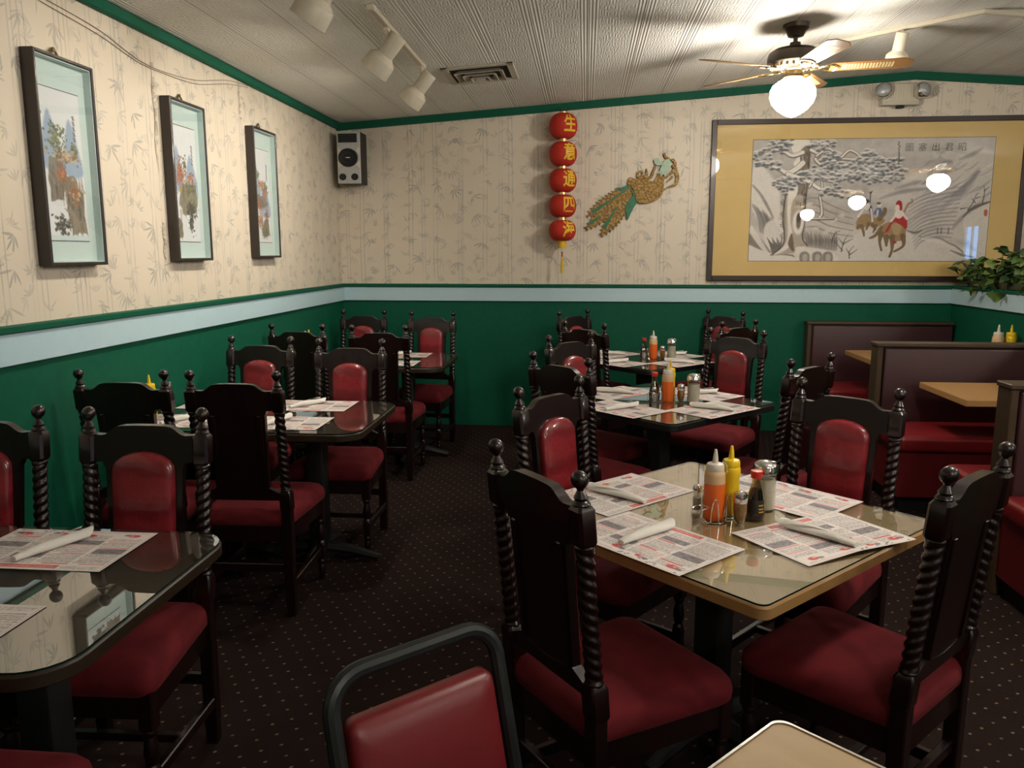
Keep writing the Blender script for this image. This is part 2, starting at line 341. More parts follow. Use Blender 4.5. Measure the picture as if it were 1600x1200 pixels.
# ------------------------------------------------------------------ canvas: print for the flat pictures and paper mats
class Canvas:
    def __init__(s, W, H, bg): s.W, s.H = W, H; s.a = np.ones((H, W, 3)) * np.array(bg, float) / 255
    def _win(s, x0, x1, y0, y1):
        x0, x1, y0, y1 = max(0, int(x0)), min(s.W, int(x1) + 2), max(0, int(y0)), min(s.H, int(y1) + 2)
        if x1 <= x0 or y1 <= y0: return None
        Y, X = np.mgrid[y0:y1, x0:x1]; return x0, x1, y0, y1, X.astype(float), Y.astype(float)
    def _mix(s, wn, al, c):
        x0, x1, y0, y1 = wn[:4]; al = np.clip(al, 0, 1)[..., None]; s.a[y0:y1, x0:x1] = s.a[y0:y1, x0:x1] * (1 - al) + np.array(c) / 255 * al
    def stroke(s, pts, w, c, al=1., soft=.8, smooth=True):
        P = [tuple(p) for p in pts]
        if smooth and len(P) > 2: P = [tuple(q) for q in catmull([Vector(p) for p in P], 6)]
        ws = np.interp(np.linspace(0, 1, len(P)), np.linspace(0, 1, len(w)), w) if hasattr(w, '__len__') else [w] * len(P)
        xs = [p[0] for p in P]; ys = [p[1] for p in P]; mw = max(ws) + soft + 1
        wn = s._win(min(xs) - mw, max(xs) + mw, min(ys) - mw, max(ys) + mw)
        if wn is None: return
        X, Y = wn[4], wn[5]; best = np.full(X.shape, -1e9)
        for i in range(len(P) - 1):
            ax, ay = P[i]; bx, by = P[i + 1]; dx, dy = bx - ax, by - ay; L = dx * dx + dy * dy + 1e-9
            tt = np.clip(((X - ax) * dx + (Y - ay) * dy) / L, 0, 1)
            dd = np.hypot(X - ax - tt * dx, Y - ay - tt * dy); best = np.maximum(best, ws[i] * (1 - tt) + ws[i + 1] * tt - dd)
        s._mix(wn, np.clip(best / soft + .5, 0, 1) * al, c)
    def poly(s, pts, c, al=1., soft=1., smooth=True):
        P = np.array([tuple(q) for q in (catmull([Vector(p) for p in pts], 5, True) if smooth else [Vector(p) for p in pts])])
        wn = s._win(P[:, 0].min() - 2, P[:, 0].max() + 2, P[:, 1].min() - 2, P[:, 1].max() + 2)
        if wn is None: return
        X, Y = wn[4], wn[5]; ins = np.zeros(X.shape, bool); dm = np.full(X.shape, 1e9)
        for i in range(len(P)):
            ax, ay = P[i - 1]; bx, by = P[i]
            cnd = (ay > Y) != (by > Y); ins ^= cnd & (X < (bx - ax) * (Y - ay) / (by - ay + 1e-12) + ax)
            dx, dy = bx - ax, by - ay; tt = np.clip(((X - ax) * dx + (Y - ay) * dy) / (dx * dx + dy * dy + 1e-9), 0, 1)
            dm = np.minimum(dm, np.hypot(X - ax - tt * dx, Y - ay - tt * dy))
        s._mix(wn, np.clip(np.where(ins, dm, -dm) / soft + .5, 0, 1) * al, c)
    def ell(s, cx, cy, rx, ry, c, al=1., soft=.3, ang=0):
        m = max(rx, ry) * 1.4 + 1; wn = s._win(cx - m, cx + m, cy - m, cy + m)
        if wn is None: return
        X, Y = wn[4] - cx, wn[5] - cy; ca, sa = math.cos(ang), math.sin(ang); d = np.hypot((X * ca + Y * sa) / rx, (-X * sa + Y * ca) / ry)
        s._mix(wn, np.clip((1 - d) / soft, 0, 1) * al, c)
    def rect(s, x0, y0, x1, y1, c, al=1.):
        wn = s._win(x0, x1 - 2, y0, y1 - 2)
        if wn: s._mix(wn, np.ones(wn[4].shape) * al, c)
    def rough(s, amt, cell=6):
        h, w_ = s.H // cell + 2, s.W // cell + 2; n = RNG.normal(0, 1, (h, w_)); yi = np.arange(s.H) / cell; xi = np.arange(s.W) / cell
        y0 = yi.astype(int); x0 = xi.astype(int); fy = (yi - y0)[:, None]; fx = (xi - x0)[None]
        N = n[y0][:, x0] * (1 - fy) * (1 - fx) + n[y0 + 1][:, x0] * fy * (1 - fx) + n[y0][:, x0 + 1] * (1 - fy) * fx + n[y0 + 1][:, x0 + 1] * fy * fx
        s.a = np.clip(s.a + amt * N[..., None], 0, 1)
    def mesh(s, name, w, h, mat, zfun=None):
        """a w x h sheet in local x, y, centred, printed side up (+z)"""
        X, Y = np.meshgrid(np.linspace(-w / 2, w / 2, s.W), np.linspace(h / 2, -h / 2, s.H)); Z = zfun(X, Y) if zfun else np.zeros_like(X)
        V = np.stack([X, Y, Z], -1).reshape(-1, 3); i = np.arange(s.W * s.H).reshape(s.H, s.W)
        Q = np.stack([i[1:, :-1], i[1:, 1:], i[:-1, 1:], i[:-1, :-1]], -1).reshape(-1, 4)
        me = bpy.data.meshes.new(name); me.vertices.add(len(V)); me.vertices.foreach_set('co', V.ravel())
        me.loops.add(Q.size); me.loops.foreach_set('vertex_index', Q.ravel()); me.polygons.add(len(Q)); me.polygons.foreach_set('loop_start', np.arange(0, Q.size, 4))
        me.update(calc_edges=True); at = me.color_attributes.new('Col', 'FLOAT_COLOR', 'POINT')
        lin = np.where(s.a <= .04045, s.a / 12.92, ((s.a + .055) / 1.055) ** 2.4)
        at.data.foreach_set('color', np.concatenate([lin.reshape(-1, 3), np.ones((len(V), 1))], 1).ravel().astype(np.float32))
        me.materials.append(mat); return me

# ------------------------------------------------------------------ the room
def struct(mb, name, mat, parent=None, smooth=0):
    o = mb.build(name, mat, parent, smooth)
    if parent is None: o['kind'] = 'structure'
    return o
struct(MB().box((LX - .1, FY - .1, -.06), (RX + .1, BY + .1, 0)), 'floor', M['carpet'])
wl = struct(MB().box((LX - .1, FY, 0), (LX, BY, ZL + .03)), 'wall_left', M['wallpaper_left'])
struct(MB().box((LX, FY, 0), (LX + .008, BY, 1.14)), 'wainscot', M['green_paint'], wl)
gable = [(LX - .1, 0), (RX + .1, 0), (RX + .1, ceil_z(RX) + .03), (RIDGE, ZR + .03), (LX - .1, ZL + .03)]
def prism_xz(mb, poly, y0, y1, mi=0):
    n = len(poly); return mb.raw([(x, y0, z) for x, z in poly] + [(x, y1, z) for x, z in poly], [tuple(range(n)), tuple(range(2 * n - 1, n - 1, -1))] + [(i, (i + 1) % n, n + (i + 1) % n, n + i) for i in range(n)], mi)
wb = struct(prism_xz(MB(), gable, BY, BY + .1), 'wall_back', M['wallpaper_back'])
struct(MB().box((LX, BY - .008, 0), (RX, BY, 1.14)), 'wainscot', M['green_paint'], wb)
struct(prism_xz(MB(), gable, FY - .1, FY), 'wall_rear', M['plain_wall'])
wr = MB(); wy0, wy1, wz0, wz1 = -3.25, -2.6, .8, 2.25
for lo, hi in (((RX, FY, 0), (RX + .1, wy0, ZL + .03)), ((RX, wy1, 0), (RX + .1, BY, ZL + .03)), ((RX, wy0, 0), (RX + .1, wy1, wz0)), ((RX, wy0, wz1), (RX + .1, wy1, ZL + .03))): wr.box(lo, hi)
struct(wr, 'wall_right', M['plain_wall'])
win = struct(MB().box((RX + .03, wy0, wz0), (RX + .04, wy1, wz1)), 'window_1', M['window_light'])
f = MB()
for lo, hi in (((RX - .02, wy0 - .05, wz0 - .05), (RX + .03, wy0 + .03, wz1 + .05)), ((RX - .02, wy1 - .03, wz0 - .05), (RX + .03, wy1 + .05, wz1 + .05)), ((RX - .02, wy0, wz0 - .05), (RX + .03, wy1, wz0 + .03)), ((RX - .02, wy0, wz1 - .03), (RX + .03, wy1, wz1 + .05)), ((RX - .01, -2.95, wz0), (RX + .03, -2.91, wz1))): f.box(lo, hi)
struct(f, 'window_frame', M['cream'], win)
cm = MB()
for x0, x1 in ((LX - .1, RIDGE), (RIDGE, RX + .1)):
    z0, z1 = ceil_z(x0), ceil_z(x1)
    cm.raw([(x0, FY - .1, z0), (x1, FY - .1, z1), (x1, BY + .1, z1), (x0, BY + .1, z0), (x0, FY - .1, z0 + .06), (x1, FY - .1, z1 + .06), (x1, BY + .1, z1 + .06), (x0, BY + .1, z0 + .06)],
           [(0, 1, 2, 3), (7, 6, 5, 4), (0, 4, 5, 1), (1, 5, 6, 2), (2, 6, 7, 3), (3, 7, 4, 0)])
struct(cm, 'ceiling', M['ceiling'])
PX = 3.09                                                     # low partition behind the booths
struct(MB().box((PX, 1.4, 0), (PX + .2, BY - .008, 1.255)), 'wall_partition', M['green_paint'])
# dado rails: pale blue board with a green cap
t1 = struct(MB().box((LX + .008, FY, 1.128), (LX + .03, BY - .03, 1.25), .003, 1), 'trim_1', M['rail_paint'])
struct(MB().box((LX, FY, 1.25), (LX + .045, BY - .045, 1.278), .004, 1), 'rail_cap', M['green_paint'], t1)
t2 = struct(MB().box((LX + .008, BY - .03, 1.128), (PX - .025, BY - .008, 1.25), .003, 1), 'trim_2', M['rail_paint'])
struct(MB().box((LX, BY - .045, 1.25), (PX + .2, BY, 1.278), .004, 1), 'rail_cap', M['green_paint'], t2)
t3 = struct(MB().box((PX - .025, 1.4, 1.128), (PX, BY - .01, 1.255), .003, 1), 'trim_3', M['rail_paint'])
struct(MB().box((PX - .035, 1.4, 1.255), (PX + .21, BY - .05, 1.278), .004, 1), 'rail_cap', M['green_paint'], t3)
struct(MB().box((LX, FY, ZL - .05), (LX + .035, BY, ZL + .004), .006, 1), 'trim_4', M['green_paint'])
pc = MB(); H_ = .06
prism_xz(pc, [(LX, ZL - H_), (RIDGE, ZR - H_), (RX, ceil_z(RX) - H_), (RX, ceil_z(RX)), (RIDGE, ZR), (LX, ZL)], BY - .035, BY)
struct(pc, 'trim_5', M['green_paint'])
# torn wallpaper seams on the left wall
def seam(y, z1, z0, wmax, seed):
    r = random.Random(seed); mb = MB(); n = 26; L_, R_ = [], []
    for i in range(n + 1):
        z = z1 + (z0 - z1) * i / n; c = y + .012 * math.sin(i * .55) * (i / n) + r.uniform(-.003, .003); w_ = wmax * math.sin(math.pi * i / n) * r.uniform(.25, 1) + .0007
        L_.append((LX + .001, c - w_, z)); R_.append((LX + .001, c + w_, z))
    for i in range(n): mb.raw([L_[i], R_[i], R_[i + 1], L_[i + 1]], [(0, 1, 2, 3)])
    o = mb.build('torn_seam', M['cable'], wl, 0)
    fl = MB()
    for i in range(2, n - 2):
        if r.random() < .6: a, b = R_[i], R_[i + 1]; q = r.uniform(.004, .012); fl.raw([a, b, (b[0] + q, b[1] + q * .6, b[2]), (a[0] + q, a[1] + q * .5, a[2])], [(0, 1, 2, 3)])
    fl.build('peeled_edge', M['wallpaper_left'], wl, 0)
seam(4.02, 2.56, 1.95, .005, 3); seam(5.06, 2.62, 2.36, .005, 5); seam(4.03, 1.72, 1.5, .003, 8)

# ------------------------------------------------------------------ chairs
def lean(x, y, z): return (x, y + .062 * max(0, z - .47) / .61, z)
W2 = .18                                                       # half distance between the posts
def make_chair():
    root = thing('dining_chair', 'x', 'chair'); wd = M['chair_wood']
    for sgn in (-1, 1):
        m = MB()                                               # square rear leg, twisted upright, block
        m.outline(rrect(-.021, .021, -.021, .021, .004, 1), [(.003, 0), (0, .1), (0, .49)])
        m.outline(rrect(-.025, .025, -.025, .025, .005, 1), [(.004, .47), (0, .48), (0, .55), (.006, .562)])
        m.lathe([(.021, .558), (.023, .566), (.019, .574)], 14)
        rings = []; n = 14; NZ = 108; z0, z1 = .57, .895
        for k in range(NZ + 1):
            z = z0 + (z1 - z0) * k / NZ; ring = []
            for i in range(n):
                th = 2 * math.pi * i / n; rr = .0225 * (.76 + .24 * abs(math.cos(th - sgn * 2 * math.pi * z / .056))); ring.append((rr * math.cos(th), rr * math.sin(th), z))
            rings.append(ring)
        m.loft(rings)
        m.lathe([(.019, .888), (.0225, .894), (.0225, .902), (.018, .908)], 14)
        m.outline(rrect(-.0245, .0245, -.0245, .0245, .007, 1), [(.005, .905), (0, .914), (0, .99), (.007, 1.0)])
        m.v = [(x + sgn * W2, y, z) for x, y, z in m.v]; m.warp(lean); post = m.build('back_post', wd, root)
        m = MB().lathe([(.019, .998), (.021, 1.003), (.019, 1.008), (.0145, 1.012), (.017, 1.018), (.0125, 1.026), (.008, 1.035)] + [(.0205 * math.cos(a), 1.0585 + .0215 * math.sin(a)) for a in np.linspace(-1.1, 1.5, 9)], 14)
        m.v = [(x + sgn * W2, y, z) for x, y, z in m.v]; m.warp(lean); m.build('finial', wd, post)
        m = MB()                                               # turned front leg
        m.outline(rrect(-.021, .021, -.021, .021, .004, 1), [(0, .30), (0, .41)])
        m.lathe([(.012, .005), (.017, .03), (.019, .06), (.014, .075), (.02, .085), (.02, .095), (.014, .105)], 12)
        m.outline(rrect(-.018, .018, -.018, .018, .004, 1), [(.003, .1), (0, .105), (0, .175), (.003, .18)])
        m.lathe([(.014, .178), (.02, .185), (.015, .195), (.021, .225), (.019, .25), (.013, .275), (.02, .285), (.02, .295), (.015, .303)], 12)
        m.v = [(x + sgn * .195, y - .40, z) for x, y, z in m.v]; m.build('front_leg', wd, root)
        MB().box((sgn * .188 - .011, -.39, .125), (sgn * .188 + .011, -.015, .16), .003, 1).build('side_stretcher', wd, root)
    MB().box((-.19, -.215, .13), (.19, -.19, .155), .003, 1).build('cross_stretcher', wd, root)
    MB().box((-.165, -.014, .2), (.165, .008, .235), .003, 1).build('rear_stretcher', wd, root)
    # apron
    MB().outline(rpoly([(-.185, .012), (-.213, -.42), (.213, -.42), (.185, .012)], .012, 2), [(0, .335), (0, .405)]).build('seat_frame', wd, root)
    # seat cushion
    m = MB(); pl = rpoly([(.19, .016), (-.19, .016), (-.228, -.435), (.228, -.435)], [.02, .02, .045, .045], 5)
    m.outline(pl, [(.012, .398), (.002, .408), (0, .43), (.004, .452), (.018, .471), (.045, .483), (.09, .489), (.14, .492), (.185, .493)])
    m.build('seat', M['velvet'], root, 60)
    # crest rail
    top = [(-.16, .996), (-.132, .994), (-.12, .997), (-.108, 1.005), (-.097, 1.014), (-.086, 1.020), (-.07, 1.023), (-.03, 1.0245)]
    top = top + [(-x, z) for x, z in reversed(top)]
    bot = [(.16, .918), (.15, .912), (.132, .912), (.122, .89), (-.122, .89), (-.132, .912), (-.15, .912), (-.16, .918)]
    m = MB(); prism_xz(m, top + bot, -.013, .016); m.warp(lean); m.build('crest_rail', wd, root)
    # splat
    m = MB(); prism_xz(m, [(-.122, .895), (.122, .895), (.112, .55), (-.112, .55)], -.012, .012); m.box((-.108, .010, .57), (-.088, .018, .89), .003, 1); m.box((.088, .010, .57), (.108, .018, .89), .003, 1); m.warp(lean); m.build('back_panel', wd, root)
    pts = [(-.16, .52)] + [(.16, .52)] + [(.16, .55)] + [(x, .578 - .022 * math.cos(x / .112 * 1.4)) for x in np.linspace(.112, -.112, 9)] + [(-.16, .55)]
    m = MB(); prism_xz(m, pts, -.013, .014); m.warp(lean); m.build('lower_rail', wd, root)
    # back cushion with arched head
    ol = [(-.088, .585), (.088, .585), (.096, .60)] + [(.098, .88)] + [(.098 * math.cos(a), .89 + .055 * math.sin(a)) for a in np.linspace(.2, math.pi - .2, 9)] + [(-.098, .88), (-.096, .60)]
    m = MB().outline(ol, [(0, 0), (0, .012), (.004, .019), (.014, .025), (.035, .029), (.06, .031)]); m.v = [(x, -.011 - h, z) for x, z, h in m.v]; m.warp(lean); m.build('back_cushion', M['chair_vinyl'], root, 50)
    return root
chair0 = make_chair(); CH = []
def place_chair(mx, my, rz, label):
    """mx,my: midpoint between the finials"""
    a = rad(rz); x, y = mx + .055 * math.sin(a), my - .055 * math.cos(a)
    if not CH: c = chair0; c.location = (x, y, 0); c.rotation_euler = (0, 0, a); c['label'] = label
    else: c = copy_tree(chair0, (x, y, 0), a, label)
    c['group'] = 'carved dining chairs'; CH.append(c)
for a in [
    (-1.35, 2.31, 2, 'dark carved chair with red back facing us behind the front left table'),
    (-1.885, 2.31, 2, 'dark carved chair cut off by the left edge behind the front left table'),
    (-1.27, 1.03, 180, 'chair of which only the red seat shows in the bottom left corner'),
    (-1.89, 3.09, 182, 'dark chair back beside the left wall, yellow bottle tip showing above it'),
    (-1.42, 3.10, 182, 'dark chair seen from behind at near side of the middle left table, aisle side'),
    (-1.85, 4.42, -3, 'red-backed chair facing us at the middle left table, nearer the left wall'),
    (-1.30, 4.34, 0, 'red-backed chair facing us at aisle end of the middle left table'),
    (-1.93, 5.23, 177, 'dark chair back nearest the left wall at the back left table'),
    (-1.36, 5.20, 181, 'dark chair seen from behind at aisle end of the back left table'),
    (-1.86, 6.62, -4, 'red-backed chair in the far left corner below the speaker'),
    (-1.25, 6.50, -8, 'red-backed chair against the green back wall at aisle end of the back left table'),
    (-.12, 2.94, 54, 'red-backed chair at far left side of the tan table, turned right'),
    (-.11, 1.85, 127, 'large dark chair seen from behind at near left of the tan table'),
    (.97, 3.0, -40, 'red-backed chair facing us at far right side of the tan table'),
    (.94, 1.95, 226, 'large dark chair seen from behind at the right edge of the photo'),
    (-.08, 4.76, 47, 'red-backed chair at far left side of the middle dark square table'),
    (-.11, 3.74, 138, 'dark chair back at near left side of the middle dark square table'),
    (.95, 5.12, -36, 'red-backed chair facing us at far right side of the middle dark square table'),
    (1.05, 3.80, 226, 'dark chair back at near right side of the middle dark square table, before the booths'),
    (-.09, 6.74, 50, 'red-backed chair at far left of the farthest square table'),
    (0., 5.56, 139, 'dark chair back at near left of the farthest square table'),
    (1.17, 6.84, -48, 'red-backed chair at far right of the farthest square table, by the back wall'),
    (1.09, 5.80, 220, 'dark chair back at near right of the farthest square table')]: place_chair(*a)

# black metal stacking chair in front
def stack_chair():
    root = thing('stacking_chair', 'black metal framed stacking chair with red vinyl back pad in the foreground', 'chair')
    def bl(x, y, z): return (x, y + .10 * max(0, z - .42) / .38, z)
    m = MB(); w_ = .185; ph = [(-w_, -.01, .0), (-w_, 0, .45)] + [(-w_, 0, .70)] + [(-w_ + .07 - .07 * math.cos(a), 0, .735 + .065 * math.sin(a)) for a in np.linspace(0, math.pi / 2, 7)]
    ph = ph + [(-x, y, z) for x, y, z in reversed(ph)]
    ph = [bl(*p) for p in ph]; m.tube(ph, .016, 10); m.build('back_frame', M['black_metal'], root)
    pl = rrect(-.161, .161, .50, .718, .02, 4)
    m = MB().outline(pl, [(.004, -.022), (0, -.016), (0, .006), (.004, .014), (.016, .021), (.04, .025), (.08, .027)]); m.v = [bl(x, -h, z) for x, z, h in m.v]; m.build('back_pad', M['stack_red'], root, 50)
    m = MB().outline(rrect(-.19, .19, -.42, -.03, .05, 5), [(.01, .40), (0, .41), (0, .435), (.012, .452), (.05, .46), (.12, .462)]); m.build('seat_pad', M['stack_red'], root, 50)
    for s in (-1, 1):
        MB().tube([(s * .185, .0, .39), (s * .185, -.36, .395), (s * .185, -.39, .38), (s * .19, -.43, 0)], .0125, 8).build('front_leg', M['black_metal'], root)
    return root
sc = stack_chair(); sc.location = (-.315 + .1 * math.sin(rad(44)), 1.41 - .1 * math.cos(rad(44)), 0); sc.rotation_euler = (0, 0, rad(44))

# ------------------------------------------------------------------ tables
TZ = .745
def pedestal(root, cx, cy, L):
    MB().box((cx - .045, cy - .045, .04), (cx + .045, cy + .045, TZ - .03), .01, 2).build('column', M['black_iron'], root)
    m = MB()
    for dx, dy in ((1, 0), (-1, 0), (0, 1), (0, -1)): m.tube([(cx, cy, .075), (cx + dx * L * .5, cy + dy * L * .5, .055), (cx + dx * L, cy + dy * L, .02)], [.036, .028, .018], 8)
    m.v = [(x, y, max(z, .001)) for x, y, z in m.v]; m.build('base', M['black_iron'], root)
    MB().box((cx - .2, cy - .03, TZ - .045), (cx + .2, cy + .03, TZ - .029)).build('top_bracket', M['black_iron'], root)
def table(name, label, hx, hy, loc, rz, top, edge, r, glass=True, group=None, ped=((0, 0),), rim=None):
    root = thing(name, label, 'table', loc, rad(rz), group); pl = rrect(-hx, hx, -hy, hy, r, 6)
    MB().outline(pl, [(.004, TZ - .034), (0, TZ - .03), (0, TZ - .004), (.003, TZ)]).build('tabletop_edge', edge, root)
    MB().outline(rrect(-hx + .005, hx - .005, -hy + .005, hy - .005, max(r - .005, .002), 6), [(0, TZ - .001), (0, TZ + .0006)]).build('tabletop', top, root)
    if glass:
        m = MB(); gp = rrect(-hx + .006, hx - .006, -hy + .006, hy - .006, max(r - .006, .004), 6); n = len(gp)
        m.raw([(x, y, TZ + .006) for x, y in gp], [tuple(range(n))]); m.build('glass_top', M['glass_top'], root, 0)
        m = MB(); m.loft([[(x, y, TZ + .0008) for x, y in gp], [(x, y, TZ + .006) for x, y in gp]], 0, None, False, False); m.build('glass_rim', M['glass_rim'], root)
    if rim:
        m = MB(); m.loft([[(x * 1.004, y * 1.004, TZ - .02) for x, y in pl], [(x * 1.004, y * 1.004, TZ + .003) for x, y in pl], [(x * .994, y * .994, TZ + .003) for x, y in pl], [(x * .994, y * .994, TZ) for x, y in pl]], 0, None, False, False); m.build('metal_rim', rim, root)
    for cx, cy in ped: pedestal(root, cx, cy, .3)
    return root
for (y0, y1, lab) in ((1.33, 2.135, 'dark rounded glass-topped table at the front left'), (3.40, 4.22, 'dark rounded glass-topped table in the middle of the left wall row'), (5.50, 6.36, 'dark rounded table at the back of the left wall row')):
    x0, x1 = LX + .02, -1.0
    table('wall_table', lab, (x1 - x0) / 2, (y1 - y0) / 2, ((x0 + x1) / 2, (y0 + y1) / 2, 0), 0, M['dark_top'], M['dark_edge'], .11, True, 'tables along the left wall', ((-.25, 0), (.25, 0)))
R1, R2, R3, R0 = (.42, 2.42), (.42, 4.36), (.46, 6.14), (.37, .665)
table('square_table', 'tan square glass-topped table with a wooden edge and full condiment caddy', .465, .465, (*R1, 0), 45, M['tan_top'], M['maple_edge'], .03)
table('square_table', 'dark glass-topped square table in the middle of the right row', .445, .445, (*R2, 0), 45, M['dark_top'], M['black_iron'], .05)
table('square_table', 'dark glass-topped square table farthest back by the green wall', .445, .445, (*R3, 0), 45, M['dark_top'], M['black_iron'], .05)
table('square_table', 'bare tan tabletop corner with metal rim at the bottom of the photo', .465, .465, (*R0, 0), 47, M['tan_top'], M['maple_edge'], .025, False, None, ((0, 0),), M['chrome'])

# booths ------------------------------------------------------------
BX0, BX1 = 1.88, PX - .027
def booth(y0, y1, near, far, label, ndepth=.48, fdepth=.44):
    root = thing('booth_bench', label, 'bench', ((BX0 + BX1) / 2, (y0 + y1) / 2, 0), 0, 'booth benches'); h = (BX1 - BX0) / 2; d = (y1 - y0) / 2
    MB().box((-h, -d, 0), (-h + .035, d, .955), .004, 1).build('end_panel', M['booth_wood'], root)
    MB().box((-h - .006, -d - .008, .955), (h, d + .008, .978), .004, 1).build('top_cap', M['booth_wood'], root)
    MB().box((-h + .03, -d + .03, .0), (h, d - .03, .955)).build('core', M['booth_wood'], root)
    for s, on, dep in ((-1, near, ndepth), (1, far, fdepth)):
        if not on: continue
        f0, f1 = sorted((s * (d - .028), s * d))
        MB().box((-h + .045, f0, .40), (h - .005, f1 + (0 if s < 0 else .0), .945), .012, 3).build('back_pad', M['booth_maroon'], root)
        a, b = sorted((s * (d - .005), s * (d + dep)))
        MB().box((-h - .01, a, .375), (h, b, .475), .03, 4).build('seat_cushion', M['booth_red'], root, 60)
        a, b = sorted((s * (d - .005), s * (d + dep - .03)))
        MB().box((-h + .01, a, .09), (h, b, .38), .006, 1).build('seat_base', M['booth_red_shaded'], root)
        a, b = sorted((s * (d - .005), s * (d + dep - .07)))
        MB().box((-h + .04, a, 0), (h, b, .095)).build('kick_plate', M['black_iron'], root)
    return root
booth(6.95, 7.05, True, False, 'farthest maroon-backed booth bench against the green back wall')
booth(5.30, 5.42, True, True, 'middle double booth bench with maroon back and red seat')
booth(3.66, 3.78, True, True, 'nearest booth bench cut off by the right edge', .46)
def booth_table(y0, y1, label, z=.75):
    x0, x1 = 2.10, BX1
    root = thing('booth_table', label, 'table', ((x0 + x1) / 2, (y0 + y1) / 2, 0), 0, 'booth tables'); hx, hy = (x1 - x0) / 2, (y1 - y0) / 2
    MB().box((-hx, -hy, z - .038), (hx, hy, z), .003, 1).build('tabletop', M['booth_top'], root)
    pedestal(root, .1, 0, .26)
    return root
booth_table(5.90, 6.64, 'honey wood booth table between the farthest bench and the middle bench', .775)
booth_table(4.54, 5.17, 'honey wood booth table in front of the middle bench')

# ------------------------------------------------------------------ paper mats and napkins
def mat_canvas():
    c = Canvas(280, 188, (228, 219, 214)); r = random.Random(4)
    red, pink, gr, dk = (200, 74, 72), (216, 138, 132), (148, 142, 144), (82, 74, 78)
    def text(x0, y0, x1, y1, col, step=3.6, al=.8):
        y = y0
        while y < y1:
            x = x0 + r.uniform(0, 3)
            while x < x1 - 3:
                L = r.uniform(3, 11); c.stroke([(x, y), (min(x + L, x1), y)], .8, col, al * r.uniform(.35, 1), .9, False); x += L + r.uniform(1.5, 4)
            y += step
    c.rect(4, 4, 276, 5, gr, .7); c.rect(4, 183, 276, 184, gr, .7); c.rect(4, 4, 5, 184, gr, .7); c.rect(275, 4, 276, 184, gr, .7)
    c.rect(84, 8, 196, 22, (205, 96, 90), .9); text(90, 12, 190, 19, (236, 222, 216), 4, .8); text(10, 9, 78, 20, dk, 4); text(202, 9, 270, 20, dk, 4)
    blocks = {(0, 2), (2, 1), (3, 3), (1, 4)}
    for i, (a, b) in enumerate(((9, 70), (75, 137), (142, 204), (209, 271))):
        y = 27; k = 0
        while y < 150:
            h = r.uniform(19, 27)
            if (i, k) in blocks:
                c.rect(a, y, b - 4, y + h - 2, (122, 115, 120), .9)
                for _ in range(22): x = r.uniform(a + 2, b - 8); yy = r.uniform(y + 1, y + h - 3); c.stroke([(x, yy), (x + r.uniform(2, 9), yy)], .8, r.choice([(70, 64, 68), (190, 184, 184), (150, 144, 148)]), .7, 1, False)
            else:
                if r.random() < .45: c.rect(a, y, a + (b - a) * r.uniform(.5, 1), y + 4.5, r.choice([red, pink, pink]), .8)
                else: text(a, y + 2, b, y + 3, (44, 38, 42), 4, 1)
                text(a, y + 7.5, b, y + h - 1, dk if r.random() < .8 else (180, 96, 94))
            y += h; k += 1
    for x, y, q in ((34, 166, 1), (118, 162, 1), (176, 168, .8), (246, 164, 1.1)):
        c.ell(x, y, 13 * q, 8 * q, red, .95); c.ell(x + 4, y - 2, 5, 3, (226, 190, 180), .8); c.ell(x + 15, y + 3, 8, 5, (112, 106, 110), .85)
    for k in range(14): x = r.uniform(130, 264); y = r.uniform(172, 181); c.rect(x, y, x + 5, y + 3, dk, .85)
    text(10, 178, 120, 181, red, 3); return c
MATC = mat_canvas(); MW, MH = .425, .285
mat_flat = MATC.mesh('paper_mat', MW, MH, M['paper'], lambda X, Y: .0012 + .0016 * np.clip(np.abs(X) / (MW / 2) - .7, 0, 1))
mat_curl = MATC.mesh('paper_mat_curled', MW, MH, M['paper'], lambda X, Y: .0012 + .022 * np.clip(-Y / (MH / 2) - .5, 0, 1) ** 1.5 * np.clip(1 - np.abs(X + .02) / .2, 0, 1))
def paper_mat(x, y, z, rz, label, me=None):
    o = bpy.data.objects.new('paper_place_mat', me or mat_flat); COL.objects.link(o); o.location = (x, y, z); o.rotation_euler = (0, 0, rad(rz)); tag(o, label, 'place mat', 'printed paper place mats'); return o
